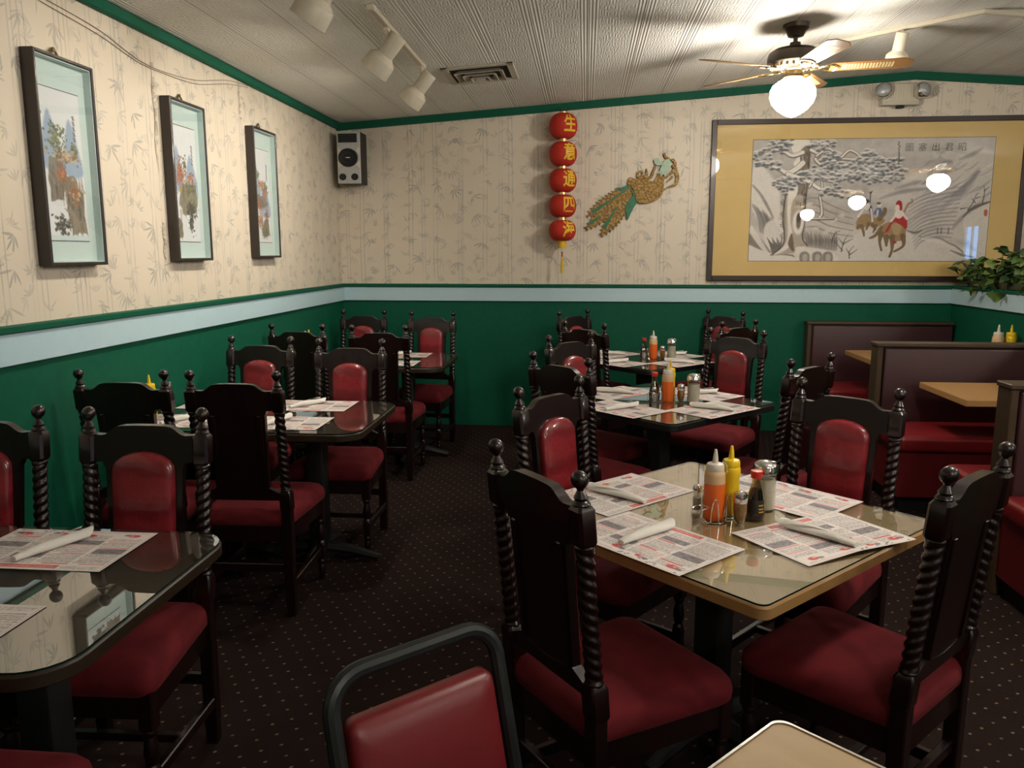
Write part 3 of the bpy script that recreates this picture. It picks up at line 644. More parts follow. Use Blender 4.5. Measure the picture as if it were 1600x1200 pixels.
def napkin_mesh(seed):
    r = random.Random(seed); m = MB(); rings = []; L = .215; n = 18
    for k in range(15):
        t_ = k / 14; x = -L / 2 + L * t_; rw = .011 + .013 * t_ ** .8 + r.uniform(-.0006, .0006); rh = rw * (.62 + .12 * math.sin(t_ * 5)); ring = []
        for i in range(n):
            a = 2 * math.pi * i / n; f = 1 + .06 * math.sin(3 * a + t_ * 4); skew = .018 * math.sin(a + .6) if k == 14 else (.008 * math.sin(a + .6) if k == 13 else 0)
            ring.append((x + skew, rw * f * math.cos(a), rh + rh * f * math.sin(a) * (1 if math.sin(a) > 0 else .96)))
        rings.append(ring)
    m.loft(rings, 0, None, True, False)
    inner = [[(x - .002, y * .86, rings[-1][0][2] * .0 + .003 + (z) * .86) for x, y, z in rings[-1]], [(x - .05, y * .5, .006 + z * .55) for x, y, z in rings[-1]]]
    m.loft([rings[-1]] + inner, 0, None, False, True)
    # overlapping wrap edge
    wr_ = []
    for k in range(12):
        t_ = k / 11; x = -L / 2 + .03 + (L - .035) * t_; rw = (.011 + .013 * ((x + L / 2) / L) ** .8); a0 = 1.9 - 1.6 * t_
        for d_ in (0, .25, .5): a = a0 + d_; wr_.append((x, rw * 1.07 * math.cos(a), rw * .7 * (1 + 1.12 * math.sin(a))))
    m.raw(wr_, [(k * 3 + j, k * 3 + j + 1, k * 3 + j + 4, k * 3 + j + 3) for k in range(11) for j in range(2)])
    o = m.build('rolled_napkin', M['napkin'], None, 50); me = o.data; bpy.data.objects.remove(o); return me
NAP = [napkin_mesh(s) for s in (1, 2)]; nn = 0
def napkin(x, y, z, ang, label):
    global nn
    o = bpy.data.objects.new('rolled_napkin', NAP[nn % 2]); nn += 1; COL.objects.link(o); o.location = (x, y, z); o.rotation_euler = (0, 0, rad(ang)); tag(o, label, 'napkin', 'rolled paper napkins'); return o
GZ = TZ + .0062
def rel(c, dx, dy): return (c[0] + dx, c[1] + dy)
for (dx, dy, rz, lab, me) in ((-.225, -.244, -45, 'near left', None), (.266, -.165, 33, 'near right', mat_curl), (.24, .223, 135, 'far right', None), (-.29, .20, 225, 'far left', None)):
    paper_mat(*rel(R1, dx, dy), GZ, rz, 'printed paper mat on the %s side of the tan table' % lab, me)
napkin(*rel(R1, -.236, -.212), GZ + .002, 46, 'rolled napkin on the near left mat of the tan table')
napkin(*rel(R1, .255, -.175), GZ + .002, 134, 'rolled napkin on the near right mat of the tan table')
napkin(*rel(R1, -.30, .155), GZ + .002, 140, 'rolled napkin on the far left mat of the tan table')
for c, nm in ((R2, 'middle dark square table'), (R3, 'farthest square table')):
    for (dx, dy, rz, lab, na) in ((-.225, -.25, -45, 'near left', 40), (.25, -.225, 45, 'near right', 150), (.24, .235, 135, 'far right', 20), (-.235, .225, 225, 'far left', 160)):
        x, y = rel(c, dx, dy); paper_mat(x, y, GZ, rz, 'printed paper mat on the %s side of the %s' % (lab, nm))
        napkin(x, y, GZ + .002, na, 'rolled napkin on the %s mat of the %s' % (lab, nm))
for y0, y1, nm in ((1.345, 2.135, 'front left table'), (3.40, 4.22, 'middle left table'), (5.50, 6.36, 'back left table')):
    for y, side in ((y1 - .03 - MH / 2, 'far'), (y0 + .07 + MH / 2, 'near')):
        for x, pl_, na in ((-1.215 - MW / 2, 'aisle end', 75 if side == 'near' else 55), (-1.69 - MW / 2, 'wall end', 65)):
            if pl_ == 'wall end' and nm != 'middle left table': continue
            if nm == 'front left table' and side == 'near': y = 1.478
            paper_mat(x, y, GZ, 0 if side == 'near' else 180, 'printed paper mat on the %s side, %s, of the %s' % (side, pl_, nm))
            napkin(x - .03 + (.0 if nm != 'front left table' else .02) - (.13 if nm == 'front left table' and side == 'near' else 0), y, GZ + .002, na if nm != 'front left table' else 68, 'rolled napkin on the %s side, %s, of the %s' % (side, pl_, nm))
paper_mat(2.80, 4.97, .75, 180, 'printed paper mat on the booth table in front of the middle bench')
napkin(2.84, 5.0, .752, 20, 'rolled napkin on the booth table in front of the middle bench')
paper_mat(2.62, 6.45, .775, 180, 'printed paper mat on the far booth table')

# ------------------------------------------------------------------ condiments
def squeeze(kind):
    root = thing('squeeze_bottle', 'x', 'bottle', group='squeeze bottles')
    if kind == 'orange':
        MB().lathe([(.029, 0), (.031, .004), (.0315, .02), (.0315, .112)], 24).build('sauce', M['orange'], root)
        MB().lathe([(.0315, .112), (.0312, .135), (.029, .146), (.0265, .15)], 24).build('bottle_neck', M['peach'], root)
        cm_ = M['cloudy']
    else:
        MB().lathe([(.027, 0), (.0295, .004), (.0295, .05), (.026, .09), (.0265, .115), (.029, .13), (.028, .146), (.026, .15)], 24).build('body', M['mustard'], root); cm_ = M['mustard']
    MB().lathe([(.0255, .149), (.0265, .152), (.0265, .166), (.0235, .171), (.009, .174), (.0075, .19), (.0042, .212), (.0035, .214)], 20).build('nozzle_cap', cm_, root)
    return root
def soy():
    root = thing('soy_sauce_bottle', 'x', 'bottle', group='soy sauce bottles')
    MB().lathe([(.026, 0.001), (.029, .004), (.029, .02), (.026, .05), (.0195, .082), (.0165, .092)], 22).build('soy_sauce', M['soy'], root)
    MB().lathe([(.028, 0), (.030, .004), (.030, .02), (.027, .05), (.0205, .083), (.0145, .105), (.0125, .118), (.0135, .13)], 22).build('glass_body', M['soy_glass'], root)
    MB().lathe([(.0305, .021), (.0275, .05), (.0247, .062)], 22, cap=False).build('label', M['soy_label'], root)
    m = MB(); n = 6
    for a0, z0, z1 in ((-.1, .025, .029), (-.1, .034, .038), (-.1, .045, .049), (.75, .03, .052)):
        for k in range(n):
            a, b = -1.57 + a0 + k * .1, -1.57 + a0 + (k + 1) * .1
            def q(a, z): r_ = np.interp(z, [.021, .05, .062], [.0309, .0279, .0251]); return (r_ * math.cos(a), r_ * math.sin(a), z)
            m.raw([q(a, z0), q(b, z0), q(b, z1), q(a, z1)], [(0, 1, 2, 3)])
    m.build('label_print', M['soy_gold'], root)
    MB().lathe([(.014, .126), (.0165, .128), (.0185, .145), (.017, .149), (.004, .15)], 20).build('red_cap', M['red_plastic'], root)
    return root
def sugar():
    root = thing('sugar_dispenser', 'x', 'dispenser', group='sugar dispensers')
    MB().lathe([(.0305, .004), (.0305, .1)], 24).build('sugar', M['sugar'], root)
    ring = lambda r, z: [(r * (1 + .022 * math.cos(12 * 2 * math.pi * i / 48)) * math.cos(2 * math.pi * i / 48), r * (1 + .022 * math.cos(12 * 2 * math.pi * i / 48)) * math.sin(2 * math.pi * i / 48), z) for i in range(48)]
    MB().loft([ring(.033, 0), ring(.0345, .006), ring(.034, .12), ring(.033, .128)]).build('glass_jar', M['clear'], root)
    MB().lathe([(.036, .118), (.038, .12), (.038, .13), (.0365, .133), (.0365, .14), (.033, .148), (.022, .155), (.004, .158)], 24).build('chrome_lid', M['chrome'], root)
    MB().box((.012, -.008, .148), (.034, .008, .158), .003, 2).build('pour_flap', M['chrome'], root)
    return root
def salt():
    root = thing('salt_shaker', 'x', 'shaker', group='small salt shakers')
    MB().lathe([(.012, 0.002), (.0125, .04)], 12).build('salt', M['salt'], root)
    MB().lathe([(.0135, 0), (.0145, .003), (.0145, .045), (.012, .056), (.0115, .06)], 12).build('glass_body', M['clear'], root)
    MB().lathe([(.0125, .058), (.014, .06), (.014, .07), (.010, .078), (.003, .081)], 16).build('metal_cap', M['chrome'], root)
    return root
def amber():
    root = thing('amber_sauce_jar', 'x', 'jar', group='amber sauce jars')
    MB().lathe([(.008, .002), (.012, .008), (.016, .02), (.0192, .042), (.019, .0715)], 20).build('amber_sauce', M['amber'], root)
    MB().lathe([(.012, 0), (.016, .003), (.0145, .010), (.018, .022), (.0205, .042), (.020, .07)], 20).build('glass_body', M['clear'], root)
    MB().lathe([(.021, .066), (.0215, .068), (.0215, .085), (.0185, .095), (.008, .10), (.002, .1005)], 20).build('chrome_lid', M['chrome'], root)
    return root
def caddy():
    root = thing('wire_caddy', 'x', 'rack', group='wire caddies'); r = .0016; m = MB()
    for cx, cy, rr in ((-.035, 0, .036), (.035, .01, .035)):
        m.tube([(cx + rr * math.cos(a), cy + rr * math.sin(a), .004) for a in np.linspace(0, 2 * math.pi, 20)[:-1]], r, 6, True)
    m.tube([(-.09, 0, .004), (.09, 0, .004)], r, 6); m.build('base_rings', M['chrome'], root)
    for cx, cy, rr in ((-.035, 0, .036), (.035, .01, .035)):
        for k in range(4):
            a = rad(45 + 90 * k); dd = .35
            pts = [(cx + rr * math.cos(a - dd), cy + rr * math.sin(a - dd), .004), (cx + rr * math.cos(a - dd * .7), cy + rr * math.sin(a - dd * .7), .05), (cx + rr * math.cos(a - .1), cy + rr * math.sin(a - .1), .074), (cx + rr * math.cos(a + .1), cy + rr * math.sin(a + .1), .074), (cx + rr * math.cos(a + dd * .7), cy + rr * math.sin(a + dd * .7), .05), (cx + rr * math.cos(a + dd), cy + rr * math.sin(a + dd), .004)]
            MB().tube(catmull(pts, 4), r, 6).build('wire_loop', M['chrome'], root)
    MB().tube(catmull([(0, .0, .004), (0, 0, .12), (.004, -.012, .155), (.0, 0, .178), (-.004, .012, .155), (0, .004, .12)], 5), .002, 6).build('handle', M['chrome'], root)
    for s in (-1, 1):
        MB().tube(catmull([(s * .07, -.02, .008), (s * .105, -.02, .012), (s * .11, -.018, .05), (s * .075, -.016, .052), (s * .075, .016, .052), (s * .11, .018, .05), (s * .105, .02, .012), (s * .07, .02, .008)], 4), r, 6).build('side_loop', M['chrome'], root)
    return root
PROTO = {}
def cond(kind, x, y, z, label, rz=0):
    if kind not in PROTO:
        o = {'orange': lambda: squeeze('orange'), 'mustard': lambda: squeeze('mustard'), 'soy': soy, 'sugar': sugar, 'salt': salt, 'amber': amber, 'caddy': caddy}[kind](); PROTO[kind] = o
        o.location = (x, y, z); o.rotation_euler = (0, 0, rad(rz)); o['label'] = label
    else: o = copy_tree(PROTO[kind], (x, y, z), rad(rz), label)
    return o
DESC = dict(orange='cloudy squeeze bottle of orange sauce', mustard='yellow mustard squeeze bottle', soy='soy sauce bottle with red cap', sugar='glass sugar dispenser with chrome lid', salt='small glass salt shaker', amber='small jar of amber sauce with chrome lid', caddy='chrome wire condiment caddy')
for kind, dx, dy, rz in (('caddy', 0.004, -.035, 40), ('orange', -.024, -.05, 0), ('mustard', .032, .0, 0), ('salt', -.062, .03, 0), ('amber', .05, -.075, 0), ('soy', .105, -.02, 15), ('sugar', .152, .075, -30)):
    x, y = rel(R1, dx, dy); cond(kind, x, y, GZ + (.006 if kind in ('orange', 'mustard', 'salt') else .0005) * (kind != 'caddy'), DESC[kind] + ' on the tan table', rz)
for c, nm, off in ((R2, 'middle dark square table', (0, .0)), (R3, 'farthest square table', (.03, .02))):
    for kind, dx, dy, rz in (('soy', -.03, .05, 15), ('salt', -.035, -.012, 0), ('orange', .034, -.02, 0), ('mustard', .055, .06, 0), ('amber', .105, -.03, 0), ('sugar', .172, -.03, -30)):
        if nm[0] == 'f' and kind == 'mustard': continue
        x, y = rel(c, dx + off[0], dy + off[1]); cond(kind, x, y, GZ + .0005, DESC[kind] + ' on the ' + nm, rz)
    cond('caddy', c[0] + off[0] + .02, c[1] + off[1] + .0, GZ, DESC['caddy'] + ' on the ' + nm, 40)
cond('mustard', -2.092, 3.64, GZ + .004, 'yellow mustard squeeze bottle on the middle left table'); cond('amber', -2.035, 3.69, GZ + .004, 'small jar of amber sauce with chrome lid on the middle left table')
cond('sugar', -2.105, 3.80, GZ + .0005, 'glass sugar dispenser with chrome lid on the middle left table', 20)
cond('mustard', -2.115, 5.98, GZ + .0005, 'yellow mustard squeeze bottle on the back left table'); cond('orange', -2.115, 5.90, GZ + .0005, 'cloudy squeeze bottle of orange sauce on the back left table')
for o in (cond('orange', 2.935, 5.965, .7765, 'cloudy squeeze bottle of orange sauce on the far booth table'), cond('mustard', 3.02, 5.96, .7765, 'yellow mustard squeeze bottle on the far booth table')): o.scale = (1.22, 1.22, 1.26)
cond('soy', 3.022, 5.965 - .03 + .12, .776, 'soy sauce bottle with red cap on the far booth table')

# ------------------------------------------------------------------ ceiling fans with globe lights
def make_fan(rot):
    root = thing('ceiling_fan', 'bronze ceiling fan with cane-inset wooden blades and a lit globe', 'ceiling fan', group='ceiling fans'); m = None
    top = .40
    MB().lathe([(.02, top - .075), (.045, top - .07), (.055, top - .045), (.075, top - .025), (.078, top)], 24).build('canopy', M['bronze'], root)
    MB().lathe([(.013, .27), (.013, top - .06)], 12).build('downrod', M['bronze'], root)
    MB().lathe([(.03, .295), (.034, .275), (.06, .268), (.12, .255), (.15, .235), (.158, .21), (.158, .175), (.15, .168), (.12, .15), (.06, .142), (.05, .13)], 36).build('motor_housing', M['bronze'], root)
    m = MB()
    for k in range(24):
        a = 2 * math.pi * k / 24; m.box((.1, -.008, .146), (.142, .008, .166), .002, 1, M=Matrix.Rotation(a, 4, 'Z'))
    m.build('vent_ribs', M['bright_brass'], root)
    # local z: 0 = globe centre line minus; globe spans -.14 .. .105
    for k in range(5):
        A = Matrix.Rotation(rad(rot + 72 * k), 4, 'Z') @ T(0, 0, .145) @ Rm(-12, 'X')
        out = rpoly([(.2, -.05), (.60, -.068), (.655, -.035), (.655, .035), (.60, .068), (.2, .05)], [.02, .03, .02, .02, .03, .02], 3)
        b = MB().outline(out, [(.001, -.003), (0, -.002), (0, .002), (.001, .003)], 0, A).build('blade', M['blade_wood'], root)
        cn = MB()
        for s in (-1, 1):
            z0, z1 = sorted((s * .003, s * .0042))
            for i in range(17):
                x = .27 + i * .017; cn.box((x, -.034, z0), (x + .011, .034, z1), M=A)
        cn.build('cane_inset', M['cane'], b)
        ir = MB(); ir.box((.09, -.014, -.012), (.2, .014, -.003), .003, 1, M=A)
        for sg in (-1, 1): ir.tube(catmull([(.13, 0, -.007), (.17, sg * .036, -.007), (.22, sg * .04, -.007), (.25, 0, -.007)], 5), .005, 6, M=A)
        ir.build('blade_iron', M['bright_brass'], root)
    MB().lathe([(.052, .135), (.056, .12), (.05, .10), (.045, .095)], 24).build('light_fitter', M['brass'], root)
    MB().lathe([(.06, .1), (.062, .092), (.056, .084)], 24).build('fitter_ring', M['bright_brass'], root)
    MB().lathe([(.05, .092), (.062, .085), (.085, .073), (.118, .05), (.132, .02), (.133, -.02), (.12, -.055), (.09, -.09), (.05, -.118), (.02, -.132), (.004, -.136)], 32).build('globe', M['globe'], root, 60)
    return root
fan = make_fan(-10); fan.location = (1.235, 5.2, 2.499); fan['label'] = 'bronze ceiling fan with cane-inset wooden blades and a lit globe'
for x, y in ((1.5, 2.1), (1.5, -1.2), (4.3, 3.4), (4.3, .2), (4.3, -3.0)):
    f2 = copy_tree(fan, (x, y, ceil_z(x) - .4), rad(31 * x + 17 * y), 'lit ceiling fan out of view, its globe mirrored in the framed painting')

# ------------------------------------------------------------------ track lights
def spot(x, y, label, aim, drop=.11, side=(0, 0), lit=True):
    z = ceil_z(x) - .03
    root = thing('track_spotlight', label, 'spotlight', (x, y, z), 0, 'track spotlights')
    a = Vector(aim).normalized(); q = Vector((0, 0, -1)).rotation_difference(a).to_matrix().to_4x4()
    MB().box((-.014, -.022, -.015), (.014, .022, .004), .004, 1).build('track_adapter', M['cream'], root)
    p = Vector((side[0], side[1], -drop))
    MB().tube([(0, 0, -.01), (side[0] * .6, side[1] * .6, -drop * .6), p], .009, 8).build('arm', M['cream'], root)
    C = T(p.x, p.y, p.z) @ q @ T(.0, .0, .0)
    MB().lathe([(.012, .082), (.041, .08), (.044, .074), (.044, -.040), (.047, -.044), (.073, -.066), (.077, -.072), (.081, -.145), (.078, -.148), (.074, -.145), (.07, -.075), (.04, -.05)], 28, 0, C).build('shade', M['cream'], root)
    MB().lathe([(.03, -.05), (.05, -.07), (.06, -.105), (.03, -.11)], 20, 0, C).build('bulb', M['spot_bulb' if lit else 'speaker_silver'], root)
    return root
def track(pts, label):
    c = Vector(pts[0]); root = thing('light_track', label, 'track', c)
    m = MB()
    for a, b in zip(pts[:-1], pts[1:]):
        a, b = Vector(a) - c, Vector(b) - c; d = b - a; L = d.length; rz = math.atan2(d.y, d.x); ry = -math.atan2(d.z, math.hypot(d.x, d.y))
        m.box((-.012, -.017, -.026), (L + .012, .017, -.0005), .003, 1, M=T(*a) @ Matrix.Rotation(rz, 4, 'Z') @ Matrix.Rotation(ry, 4, 'Y'))
    m.build('rail', M['cream_dim'], root)
    for p in (pts[0], pts[-1]): q = Vector(p) - c; MB().box(q + Vector((-.022, -.022, -.03)), q + Vector((.022, .022, -.001)), .005, 1).build('end_cap', M['cream'], root)
    return root
def cp(x, y): return (x, y, ceil_z(x))
track([cp(-1.055, 4.05), cp(-1.055, 5.28)], 'cream light track left of the ceiling vent')
track([cp(-1.03, 2.2), cp(-1.03, 3.42)], 'cream light track nearer the viewer, out of view above')
track([cp(1.37, 5.87), cp(2.33, 5.28), cp(2.95, 5.50)], 'pale conduit track running from the fan toward the ridge')
spot(-1.055, 4.36, 'larger cream spotlight on the track left of the vent', (-.66, .12, -.74), .10, (.015, .0))
spot(-1.055, 5.24, 'smaller cream spotlight at far end of the track', (-.66, .14, -.74), .105, (.01, .0))
spot(-1.03, 3.36, 'cream spotlight cut off by the top edge of the photo', (-.58, .10, -.80), .11, (-.03, 0))
spot(1.95, 5.51, 'cream spotlight hanging straight down right of the fan', (-.06, .3, -.95), .088, (0, 0), False).scale = (.88, .88, .88)

# ceiling vent
def vent():
    cx, cy = -.73, 5.69; root = thing('ceiling_vent', 'square cream ceiling air vent with stepped louvres', 'vent', (cx, cy, ceil_z(cx)))
    tilt = Matrix.Rotation(-math.atan((ZR - ZL) / (RIDGE - LX)), 4, 'Y'); h = .24
    m = MB()
    for lo, hi in (((-h, -h, -.012), (h, -h + .045, -.0005)), ((-h, h - .045, -.012), (h, h, -.0005)), ((-h, -h, -.012), (-h + .045, h, -.0005)), ((h - .045, -h, -.012), (h, h, -.0005))): m.box(lo, hi, .003, 1, M=tilt)
    m.build('frame', M['vent'], root)
    MB().box((-h + .03, -h + .03, -.004), (h - .03, h - .03, -.0005), M=tilt).build('backing', M['void'], root)
    for k, s in enumerate((.165, .115, .065)):
        m = MB(); z0, z1 = -.008 - .006 * k, -.03 - .008 * k; o, i = s, s - .028
        sq = lambda r, z: [(-r, -r, z), (r, -r, z), (r, r, z), (-r, r, z)]
        m.loft([sq(i, z0), sq(o, z1), sq(o - .004, z1 - .003), sq(i - .006, z0)], 0, tilt, False, False); m.build('louvre', M['vent'], root, 0)
    MB().box((-.028, -.028, -.048), (.028, .028, -.01), .003, 1, M=tilt).build('centre_plate', M['vent'], root)
vent()

# emergency light on the back wall
def emergency():
    cx, cz = 2.52, 2.815; root = thing('emergency_light', 'beige twin-head emergency light above the framed painting', 'light', (cx, BY, cz))
    MB().box((-.145, -.09, -.085), (.145, -.0005, .085), .008, 2).build('case', M['cream_dim'], root)
    m = MB()
    for k in range(11): m.box((-.1 + k * .02, -.093, -.05), (-.092 + k * .02, -.089, .07))
    m.build('case_ribs', M['cream'], root)
    MB().box((-.02, -.08, -.105), (.035, -.03, -.084), .003, 1).build('test_switch', M['black_cone'], root)
    for s in (-1, 1):
        A = T(s * .15, -.12, .02) @ Rm(72, 'X') @ Rm(s * 24, 'Y')
        b = MB().lathe([(.02, -.06), (.045, -.05), (.06, -.02), (.064, .02), (.06, .026)], 24, 0, A).build('lamp_head', M['chrome'], root)
        MB().lathe([(.059, .02), (.052, .036), (.03, .05), (.003, .055)], 24, 0, A).build('lens', M['speaker_silver'], b)
        MB().tube([(s * .13, -.06, .05), (s * .14, -.09, .04)], .014, 8).build('head_mount', M['cream_dim'], root)
emergency()

# ------------------------------------------------------------------ corner loudspeaker
def speaker():
    x0, x1, z0, z1, y1 = -2.105, -1.905, 2.13, 2.556, BY - .06; d = .21
    cx, cz, yf = (x0 + x1) / 2, (z0 + z1) / 2, y1 - d; root = thing('loudspeaker', 'silver-fronted black loudspeaker mounted high in the corner', 'speaker', (cx, yf, cz)); hw, hh = .1, .2325; root.scale = (1, 1, .917)
    MB().box((-hw, .012, -hh), (hw, d, hh), .004, 1).build('cabinet', M['speaker_black'], root)
    MB().box((-hw, 0, -hh), (hw, .016, hh), .004, 1).build('front_baffle', M['speaker_silver'], root)
    m = MB(); ho = [(-.088, .215), (.075, .215), (.075, .135), (-.088, .135)]; hi = [(-.045, .195), (.06, .195), (.06, .15), (-.045, .15)]
    m.raw([(x, -.001, z) for x, z in ho] + [(x, -.0004, z) for x, z in hi], [(0, 1, 5, 4), (1, 2, 6, 5), (2, 3, 7, 6), (3, 0, 4, 7), (4, 5, 6, 7)]); m.build('horn', M['black_cone'], root, 0)
    for sx in (-1, 1):
        for sz in (-1, 1): MB().raw([(sx * .094, -.0006, sz * .095), (sx * .094, -.0006, sz * .025), (sx * .060, -.004, sz * .062)], [(0, 1, 2)]).build('corner_facet', M['cream'], root, 0)
    A = T(0, 0, 0) @ Rm(90, 'X')
    wf = MB().lathe([(.083, .0), (.083, .009), (.074, .011), (.066, .005), (.045, .002), (.028, .001), (.026, .007), (.012, .012), (.002, .013)], 32, 0, T(-.004, 0, 0) @ Rm(90, 'X')).build('woofer', M['black_cone'], root)
    MB().box((-.022, -.016, -.004), (.014, -.0125, .003)).build('badge', M['cream'], wf)
    for s in (-1, 1): MB().lathe([(.031, 0), (.031, .003), (.025, .003), (.02, .0015), (.002, .0012)], 24, 0, T(s * .052 - .004, 0, -.172) @ Rm(90, 'X')).build('bass_port', M['black_cone'], root)
    MB().box((-.05, d, -.05), (.05, d + .06, .05), .004, 1).build('wall_bracket', M['speaker_black'], root)
    MB().tube(catmull([(-.02, .15, .233), (0, .12, .255), (.04, .13, .26), (.05, .16, .235)], 5), .003, 6).build('wire', M['cable'], root)
speaker()
cab = MB()
for k in range(2):
    pts = [(LX + .004, y, z - .016 * k + (.008 * math.sin(y * 5) if k else 0)) for y, z in ((2.2, 2.60), (2.9, 2.57), (3.25, 2.555), (3.6, 2.53), (3.9, 2.475), (4.15, 2.47), (4.5, 2.50), (4.9, 2.58), (5.2, 2.607))]
    cab.tube(catmull(pts, 6), .0018, 6)
tag(cab.build('speaker_cable', M['cable']), 'thin pair of loose cables drooping below the green ceiling trim', 'cable')

# ------------------------------------------------------------------ lantern string
FONT_OK = True
def glyph(ch, size, depth=.0, bold=.0):
    cu = bpy.data.curves.new('glyph', 'FONT'); cu.body = ch; cu.size = size; cu.align_x = 'CENTER'; cu.align_y = 'CENTER'; cu.offset = bold; cu.resolution_u = 3; cu.extrude = depth
    ob = bpy.data.objects.new('glyph', cu); COL.objects.link(ob); dg = bpy.context.evaluated_depsgraph_get(); me = bpy.data.meshes.new_from_object(ob.evaluated_get(dg))
    bpy.data.objects.remove(ob); bpy.data.curves.remove(cu); return me
def lanterns():
    cx, cy = -.2, BY - .15; root = thing('lantern_string', 'string of five red paper lanterns with yellow characters hanging on the back wall', 'lantern', (cx, cy, 0))
    R = .1165; zs = [2.592, 2.3675, 2.151, 1.9415, 1.737]; HS = [.102, .098, .096, .0935, .086]
    for k, z in enumerate(zs):
        Hh = HS[k]; Rk = R * (1, .99, .985, .98, .975)[k]; rings = []; n = 48
        for j in range(17):
            b = -1.28 + 2.56 * j / 16; zz = z + Hh * math.sin(b) / math.sin(1.28); r0 = Rk * (math.cos(b) ** .62)
            rings.append([(r0 * (1 + .012 * abs(math.cos(12 * 2 * math.pi * i / n)))* math.cos(2 * math.pi * i / n), r0 * (1 + .012 * abs(math.cos(12 * 2 * math.pi * i / n))) * math.sin(2 * math.pi * i / n), zz) for i in range(n)])
        L = MB().loft(rings).build('lantern', M['lantern_red'], root, 60)
        me = glyph('生意通四海'[k], .15, 0, .0028); bm = bmesh.new(); bm.from_mesh(me); bmesh.ops.triangulate(bm, faces=bm.faces[:])
        for _ in range(2): bmesh.ops.subdivide_edges(bm, edges=[e for e in bm.edges if e.calc_length() > .012], cuts=1)
        bmesh.ops.triangulate(bm, faces=bm.faces[:])
        for v in bm.verts:
            tx, ty = v.co.x * .82, v.co.y * .98; sb = max(-.98, min(.98, ty * math.sin(1.28) / Hh)); b = math.asin(sb); r0 = Rk * (math.cos(b) ** .62) * 1.014 + .003
            a = -math.pi / 2 + rad(33) + (tx) / Rk; v.co = (r0 * math.cos(a), r0 * math.sin(a), z + ty)
        bm.to_mesh(me); bm.free(); me.materials.clear(); me.materials.append(M['yellow']); go = bpy.data.objects.new('lettering', me); COL.objects.link(go); go.parent = L
        if k < 4: zn = zs[k + 1] + HS[k + 1]; MB().lathe([(.03, zn - .006), (.033, zn - .003), (.033, z - Hh + .003), (.03, z - Hh + .006)], 24).build('gold_collar', M['gold_foil'], root)
    Hh = HS[0]
    MB().lathe([(.028, zs[0] + Hh - .004), (.03, zs[0] + Hh), (.03, zs[0] + Hh + .012), (.02, zs[0] + Hh + .014)], 24).build('gold_collar', M['gold_foil'], root)
    zt = zs[0] + Hh; MB().tube(catmull([(-.03, 0, zt), (-.02, .02, zt + .04), (0, .135, zt + .052), (.02, .02, zt + .04), (.03, 0, zt)], 5), .004, 6).build('hanging_wire', M['brass'], root)
    zb = zs[4] - HS[4]; m = MB().lathe([(.033, zb - .058), (.036, zb - .05), (.034, zb + .004)], 14); m.build('yellow_fringe', M['yellow'], root)
    MB().tube([(0, 0, zb - .05), (0, 0, zb - .12)], .0015, 5).build('cord', M['yellow'], root)
    for i, (dz, c) in enumerate(((.10, 'phx_dark'), (.115, 'red_plastic'), (.127, 'red_plastic'))): MB().lathe([(.008 * math.cos(a) + .0003, zb - dz + .007 * math.sin(a)) for a in np.linspace(-1.5, 1.5, 7)], 10).build('bead', M[c], root)
    MB().lathe([(.011, zb - .27), (.0115, zb - .2), (.008, zb - .145), (.004, zb - .132)], 10).build('tassel', M['yellow'], root)
lanterns()

